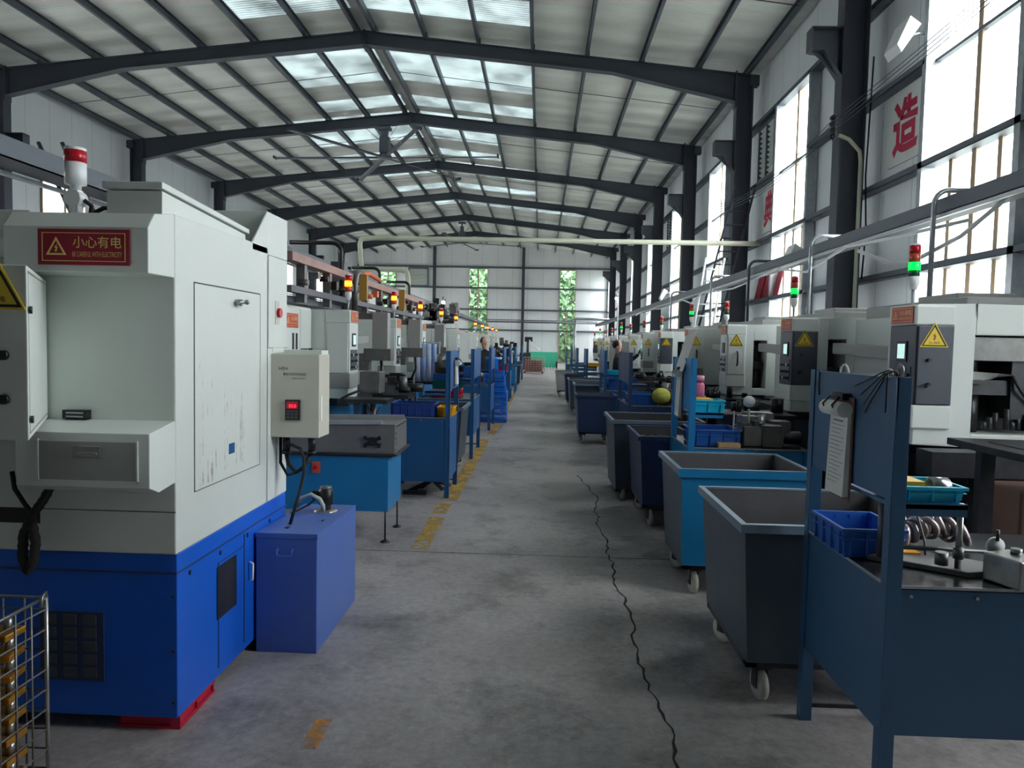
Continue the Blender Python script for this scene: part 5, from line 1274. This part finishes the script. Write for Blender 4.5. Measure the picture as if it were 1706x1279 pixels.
m.build('net_mesh', dark_steel, q)
# dark oily tables and chutes near machines by the windows
t = thing('steel_stand', 'black oily steel table in front of the nearest machine window', 'table', (2.42, 3.75, 0))
m = MB(); m.hexa([(0, 0, 1.11), (1.0, -.1, 1.11), (1.0, .6, 1.11), (0, .7, 1.11)], [(0, 0, 1.15), (1.0, -.1, 1.15), (1.0, .6, 1.15), (0, .7, 1.15)]); m.box(.12, .9, .1, .5, 1.12, 1.156); m.build('table_top', dark_steel, t, .004)
for x, y in ((.12, .05), (.12, .55), (.9, .05)): MB().box(x, x+.08, y, y+.06, 0, 1.11).build('leg', dark_steel, t)
m = MB(); m.box(2.5, 3.4, 4.75, 4.95, .86, 1.02); tag(m.build('front_beam', dark_steel), 'dark steel beam across the base of the nearest machine', 'beam')
m = MB(); m.box(2.78, 3.2, 4.3, 4.7, 0, .86); tag(m.build('brown_cabinet', brown, None, .01), 'brown box cabinet under the nearest machine window', 'cabinet')
for i, (x, y, lab) in enumerate(((1.68, 7.0, 'black oily side table between the first and second machines by the windows'), (2.0, 9.1, 'black oily side table before the white control door'), (2.0, 11.7, 'black oily side table before the fourth machine by the windows'), (2.0, 14.6, 'black oily side table before the fifth machine by the windows'))):
    t = thing('side_table', lab, 'table', (x, y, 0), 0, 'oily side tables by the machines')
    m = MB(); m.box(0, .75, 0, .6, 1.0, 1.03).box(.0, .75, 0, .6, .5, .52); m.box(.05, .7, .1, .6, 0.02, .5); m.build('table_top', oily_black, t, .004)
    for a, b in ((.03, .03), (.68, .03), (.03, .53)): MB().box(a, a+.05, b, b+.05, 0, 1.0).build('leg', dark_steel, t)
    rnd = random.Random(30+i)
    for k in range(8): MB().cyl((rnd.uniform(.1, .65), rnd.uniform(.1, .5), 1.03), 'z', rnd.uniform(.02, .06), rnd.uniform(.03, .14), 10).build('greasy_part', oily_black, t)
for i, y in enumerate((7.75, 8.15)):
    tag(B(2.12+.26*i, 2.16+.26*i, y, y+.04, 0, .78).build('white_post', white_plastic), ('white post standing beside a blue machine base', 'second white post standing beside a blue machine base')[i], 'post')

# blue mesh basket stack at the aisle edge
t = thing('basket_stack', 'tall stack of blue perforated baskets at the aisle edge', 'basket stack', (-.95, 15.55, 0))
for k in range(9):
    m = MB(); w_ = .27-(.018*max(0, k-4)); z = .06+k*.115
    for q_ in range(4):
        zz = z+q_*.025; m.box(-w_, w_, -w_, -w_+.006, zz, zz+.012).box(-w_, w_, w_-.006, w_, zz, zz+.012).box(-w_, -w_+.006, -w_, w_, zz, zz+.012).box(w_-.006, w_, -w_, w_, zz, zz+.012)
    for j in range(9):
        u = -w_+2*w_*j/8; m.box(u-.004, u+.004, -w_, -w_+.006, z, z+.10).box(u-.004, u+.004, w_-.006, w_, z, z+.10).box(-w_, -w_+.006, u-.004, u+.004, z, z+.10).box(w_-.006, w_, u-.004, u+.004, z, z+.10)
    m.box(-w_, w_, -w_, w_, z, z+.006); m.build('basket', paint('basket_blue', (0, 130, 235), .35), t)
m = MB(); m.box(-.28, .28, -.28, .28, .0, .06); m.build('plinth', crate_blue, t)
t = thing('basket_stack', 'small blue basket standing on top of the perforated stack', 'basket', (-1.0, 15.5, 1.098)); m = MB(); m.lathe((0, 0, 0), [(0, 0), (.13, 0), (.12, .2), (.15, .22), (.15, .26), (.0, .26)], 'z', 12); m.build('pot', MATS['basket_blue'], t)
# brown wire cage and green sheet at the far end
t = thing('wire_cage', 'rusty wire cage pallet at the far end of the aisle', 'wire cage', (-.35, 42, 0)); m = MB()
for k in range(9): m.tube([(-.6, -.4, .1+.1*k), (.6, -.4, .1+.1*k)], .014, 4); m.tube([(-.6+.15*k, -.4, .1), (-.6+.15*k, -.4, .9)], .014, 4)
m.tube([(-.6, .4, .9), (.6, .4, .9)], .02, 4); m.box(-.6, .6, -.4, .4, .08, .12); m.build('cage', MATS['rusty_rail'], t)
m = MB(); m.box(-.5, .5, -.3, .3, .12, .75); m.build('load', brown, t)
for x in (-.5, .5): MB().box(x-.05, x+.05, -.35, .35, 0, .08).build('skid', dark_steel, t)
t = thing('green_sheet', 'bright green metal sheet standing before the far end wall', 'sheet', (.15, 50.6, 0)); m = MB(); m.box(-1.05, 1.05, 0, .05, .08, 1.13); m.build('panel', green_sheet, t)
for x in (-1.0, 1.0): MB().box(x-.04, x+.04, -.2, .25, 0, .5).build('stand', dark_steel, t)
for i, x in enumerate((.35, .8)):
    m = MB(); m.tube([(x-.12, 50.1, 0), (x, 50.2, .85), (x+.12, 50.1, 0)], .018, 5); tag(m.build('trestle', girt_steel), ('thin trestle leaning in front of the green sheet', 'second thin trestle by the edge of the green sheet')[i], 'trestle')
m = MB(); rnd = random.Random(77)
t = thing('drill_press', 'far dark machine with a pole beside the green sheet', 'machine', (-.9, 47, 0)); m.box(-.4, .3, -.3, .3, 0, 1.1); m.cyl((.1, 0, 1.1), 'z', .08, .9, 8); m.box(-.1, .4, -.2, .2, 1.8, 2.1); m.build('body', dark_steel, t, .02)
m = MB(); m.tube([(.2, -.2, 1.9), (.5, -.3, 1.5), (.9, -.3, 1.3)], .04, 6); m.build('arm', white_plastic, t)

# towels hanging by the third orange-side machine
t = thing('towel_rack', 'rack with pale blue towels and white cloth hanging by the third orange-lamp machine', 'towels', (-1.95, 11.75, 0))
for i in range(4):
    m = MB(); x = i*.085; pts_ = [(x+.035*math.sin(k*PI/3), -.0+.02*math.cos(k*2.1), 1.62-.55*k/8) for k in range(9)]
    vs = []; 
    for k in range(9): vs += [(x-.04, .012*math.sin(k+i), 1.62-.6*k/8), (x, .03*math.cos(k*.6+i), 1.62-.6*k/8), (x+.04, .012*math.sin(k*.8), 1.62-.6*k/8)]
    fs = []
    for k in range(8):
        a = k*3; fs += [(a, a+1, a+4, a+3), (a+1, a+2, a+5, a+4)]
    m.add(vs, fs, True); o = m.build('towel', paint('towel_blue', (150, 180, 235), .85) if i % 2 else paint('towel_pale', (200, 215, 240), .85), t); sd = o.modifiers.new('thick', 'SOLIDIFY'); sd.thickness = .008
m = MB(); m.tube([(-.08, 0, 1.64), (.36, 0, 1.64)], .01, 6).cyl((-.06, 0, 0), 'z', .015, 1.66, 8).cyl((.34, 0, 0), 'z', .015, 1.66, 8); m.build('rack', galv, t)

# ladders
def ladder(name, a, b, w, n, mat, lab, axis='y'):
    a, b = Vector(a), Vector(b); off = Vector((0, w/2, 0)) if axis == 'y' else Vector((w/2, 0, 0)); m = MB()
    m.tube([a-off, b-off], .025, 6).tube([a+off, b+off], .025, 6); t = thing(name, lab, 'ladder', (0, 0, 0)); m.build('rails', mat, t)
    for k in range(1, n): p_ = a.lerp(b, k/n); MB().tube([p_-off, p_+off], .018, 6).build('rung', mat, t)
    return t
ladder('ladder', (-4.2, 9.0, .0), (-6.08, 9.0, 4.0), .3, 13, frame_steel, 'dark ladder leaning behind the big white machine near the picture edge', 'x')
ladder('ladder', (3.85, 17.2, 2.08), (4.5, 16.9, 5.3), .45, 11, frame_steel, 'dark ladder leaning against the window wall above the machines', 'x')
ladder('step_ladder', (3.5, 16.1, 2.08), (3.75, 16.3, 3.6), .4, 6, white_plastic, 'pale step ladder standing on the machines below the dark ladder', 'x')
m = MB(); m.box(-2.15, -1.5, 11.95, 12.42, .96, 1.0)
for x_ in (-2.12, -1.56): m.box(x_, x_+.04, 11.97, 12.01, 0, .96).box(x_, x_+.04, 12.36, 12.40, 0, .96)
tag(m.build('steel_table', dark_steel), 'dark steel table behind the hanging towels on the orange-lamp side', 'table')
# small lit lamps
for i, (x, y, z, lab) in enumerate(((-2.7, 20.35, 2.75, 'small bright work light at the end of the overhead conduit'), (2.6, 25.9, 3.3, 'small warm lamp glowing on a post far down the window side'))):
    t = thing('work_light', lab, 'lamp', (x, y, z)); MB().ball((0, 0, 0), .05, 10).build('bulb', lamp_white, t); MB().cyl((0, 0, .03), 'z', .04, .12, 10).build('holder', galv, t)
    MB().cyl((0.06, 0, -z+.0), 'z', .02, z+.1, 6).build('post', galv, t)
m = MB(); m.tube([(3.45, 5.6, 2.85), (3.4, 6.2, 2.6), (3.3, 6.8, 2.45), (3.2, 7.0, 2.47), (3.0, 7.2, 2.6)], .018, 6)
tag(m.build('white_hose', white_plastic), 'white hose sagging across the tall window behind the green stack lamp', 'hose')
pts_ = [(3.36, 6+1.2*k, 2.80-.06*(k % 2)-(.1 if k % 3 == 0 else 0)) for k in range(18)]
tag(MB().tube(pts_, .016, 6).build('white_hose', white_plastic), 'long pale hose strapped loosely under the window-side cable tray', 'hose')

# ================================================================== PEOPLE
def chain(m, pts, rs, n=10): return m.tube(pts, rs, n)
def person(name, label, loc, rz, scale, arm_up=None, head_tilt=0.0, glove=None, phone=False):
    t = thing(name, label, 'person', loc, rz); t.scale = (scale,)*3
    # skin-modifier body: clothed torso, arms, legs as one surface
    V = [(0, 0, .95), (0, 0, 1.15), (0, -.01, 1.36), (0, 0, 1.47), (0, 0, 1.53),          # 0-4 pelvis..neck
         (.17, 0, 1.41), (.22, -.03, 1.15), None, None,                                     # 5,6 arm R elbow, 7 wrist,8 hand
         (-.17, 0, 1.41), (-.22, -.02, 1.15), (-.2, -.16, .98), (-.19, -.22, .93),          # 9..12 arm L
         (.09, 0, .90), (.10, -.02, .50), (.10, .02, .08), (.10, -.12, .04),                 # 13..16
         (-.09, 0, .90), (-.10, -.02, .50), (-.10, .02, .08), (-.10, -.12, .04)]
    if arm_up: V[6], V[7], V[8] = arm_up
    else: V[7] = (.2, -.17, .99); V[8] = (.19, -.23, .94)
    E_ = [(0, 1), (1, 2), (2, 3), (3, 4), (2, 5), (5, 6), (6, 7), (2, 9), (9, 10), (10, 11), (0, 13), (13, 14), (14, 15), (15, 16), (0, 17), (17, 18), (18, 19), (19, 20)]
    R_ = {0: (.15, .11), 1: (.14, .10), 2: (.17, .11), 3: (.07, .07), 4: (.05, .05), 5: (.07, .07), 6: (.052, .052), 7: (.038, .038), 9: (.07, .07), 10: (.052, .052), 11: (.038, .038), 13: (.095, .095), 14: (.065, .065), 15: (.048, .048), 16: (.045, .035), 17: (.095, .095), 18: (.065, .065), 19: (.048, .048), 20: (.045, .035)}
    idx = [i for i in range(21) if i not in (8, 12)]; mp = {v: i for i, v in enumerate(idx)}
    me = bpy.data.meshes.new('body'); me.from_pydata([V[i] for i in idx], [(mp[a], mp[b]) for a, b in E_], [])
    o = bpy.data.objects.new('body', me); COL.objects.link(o); o.parent = t
    sk = o.modifiers.new('skin', 'SKIN'); sk.use_smooth_shade = True
    for i in idx:
        sv = me.skin_vertices[0].data[mp[i]]; sv.radius = R_[i]; sv.use_root = (i == 0)
    ss = o.modifiers.new('subd', 'SUBSURF'); ss.levels = 1; ss.render_levels = 2
    me.materials.append(black_cloth)
    # head
    m = MB(); m.lathe((0, 0, 1.50), [(.0, 0), (.05, .0), (.05, .06), (.062, .09), (.076, .14), (.079, .19), (.07, .24), (.045, .275), (0, .29)], 'z', 16)
    m.ball((0, -.078, 1.64), .014, 8, (.8, 1.3, 1.3)); m.ball((.08, .01, 1.65), .02, 8, (.4, .8, 1.3)); m.ball((-.08, .01, 1.65), .02, 8, (.4, .8, 1.3))
    h = m.build('head', skin, o)
    m = MB(); m.ball((.03, -.070, 1.665), .009, 8).ball((-.03, -.070, 1.665), .009, 8).box(-.022, .022, -.075, -.068, 1.60, 1.604); m.build('eyes_and_mouth', hair, h)
    m = MB(); m.ball((0, .026, 1.70), .098, 16, (.93, .93, .98)); m.build('hair', hair, o)
    for side, wr, hd in ((1, V[7], V[8]), (-1, V[11], V[12])):
        wr, hd = Vector(wr), Vector(hd); d = (hd-wr).normalized(); a = d.cross(Vector((0, 1, .3))).normalized(); m = MB()
        m.tube([wr, wr+d*.03, wr+d*.07, wr+d*.09], [.026, .036, .038, .03], 8)
        for k in range(4):
            p0 = wr+d*.08+a*(.013*(k-1.5)); ln = (.055, .065, .062, .048)[k]; n_ = d.cross(a)
            m.tube([p0, p0+d*ln*.5, p0+d*ln*.85+n_*ln*.35], [.009, .008, .006], 6)
        m.tube([wr+d*.03+a*.03, wr+d*.055+a*.055, wr+d*.085+a*.06], [.011, .009, .007], 6)
        m.build('hand', glove if (glove and side == 1) else skin, o)
    return t
person('person', 'person in black clothes standing by the benches, holding one hand to the face', (-1.28, 16.9, 0), math.radians(35), 1.0, ((.24, -.12, 1.24), (.13, -.2, 1.5), (.09, -.17, 1.56)))
person('person', 'person in black behind a bench, reaching up with a green glove', (1.55, 14.85, 0), math.radians(80), .985, ((.24, -.25, 1.38), (.22, -.42, 1.52), (.22, -.45, 1.60)), glove=glove_green)
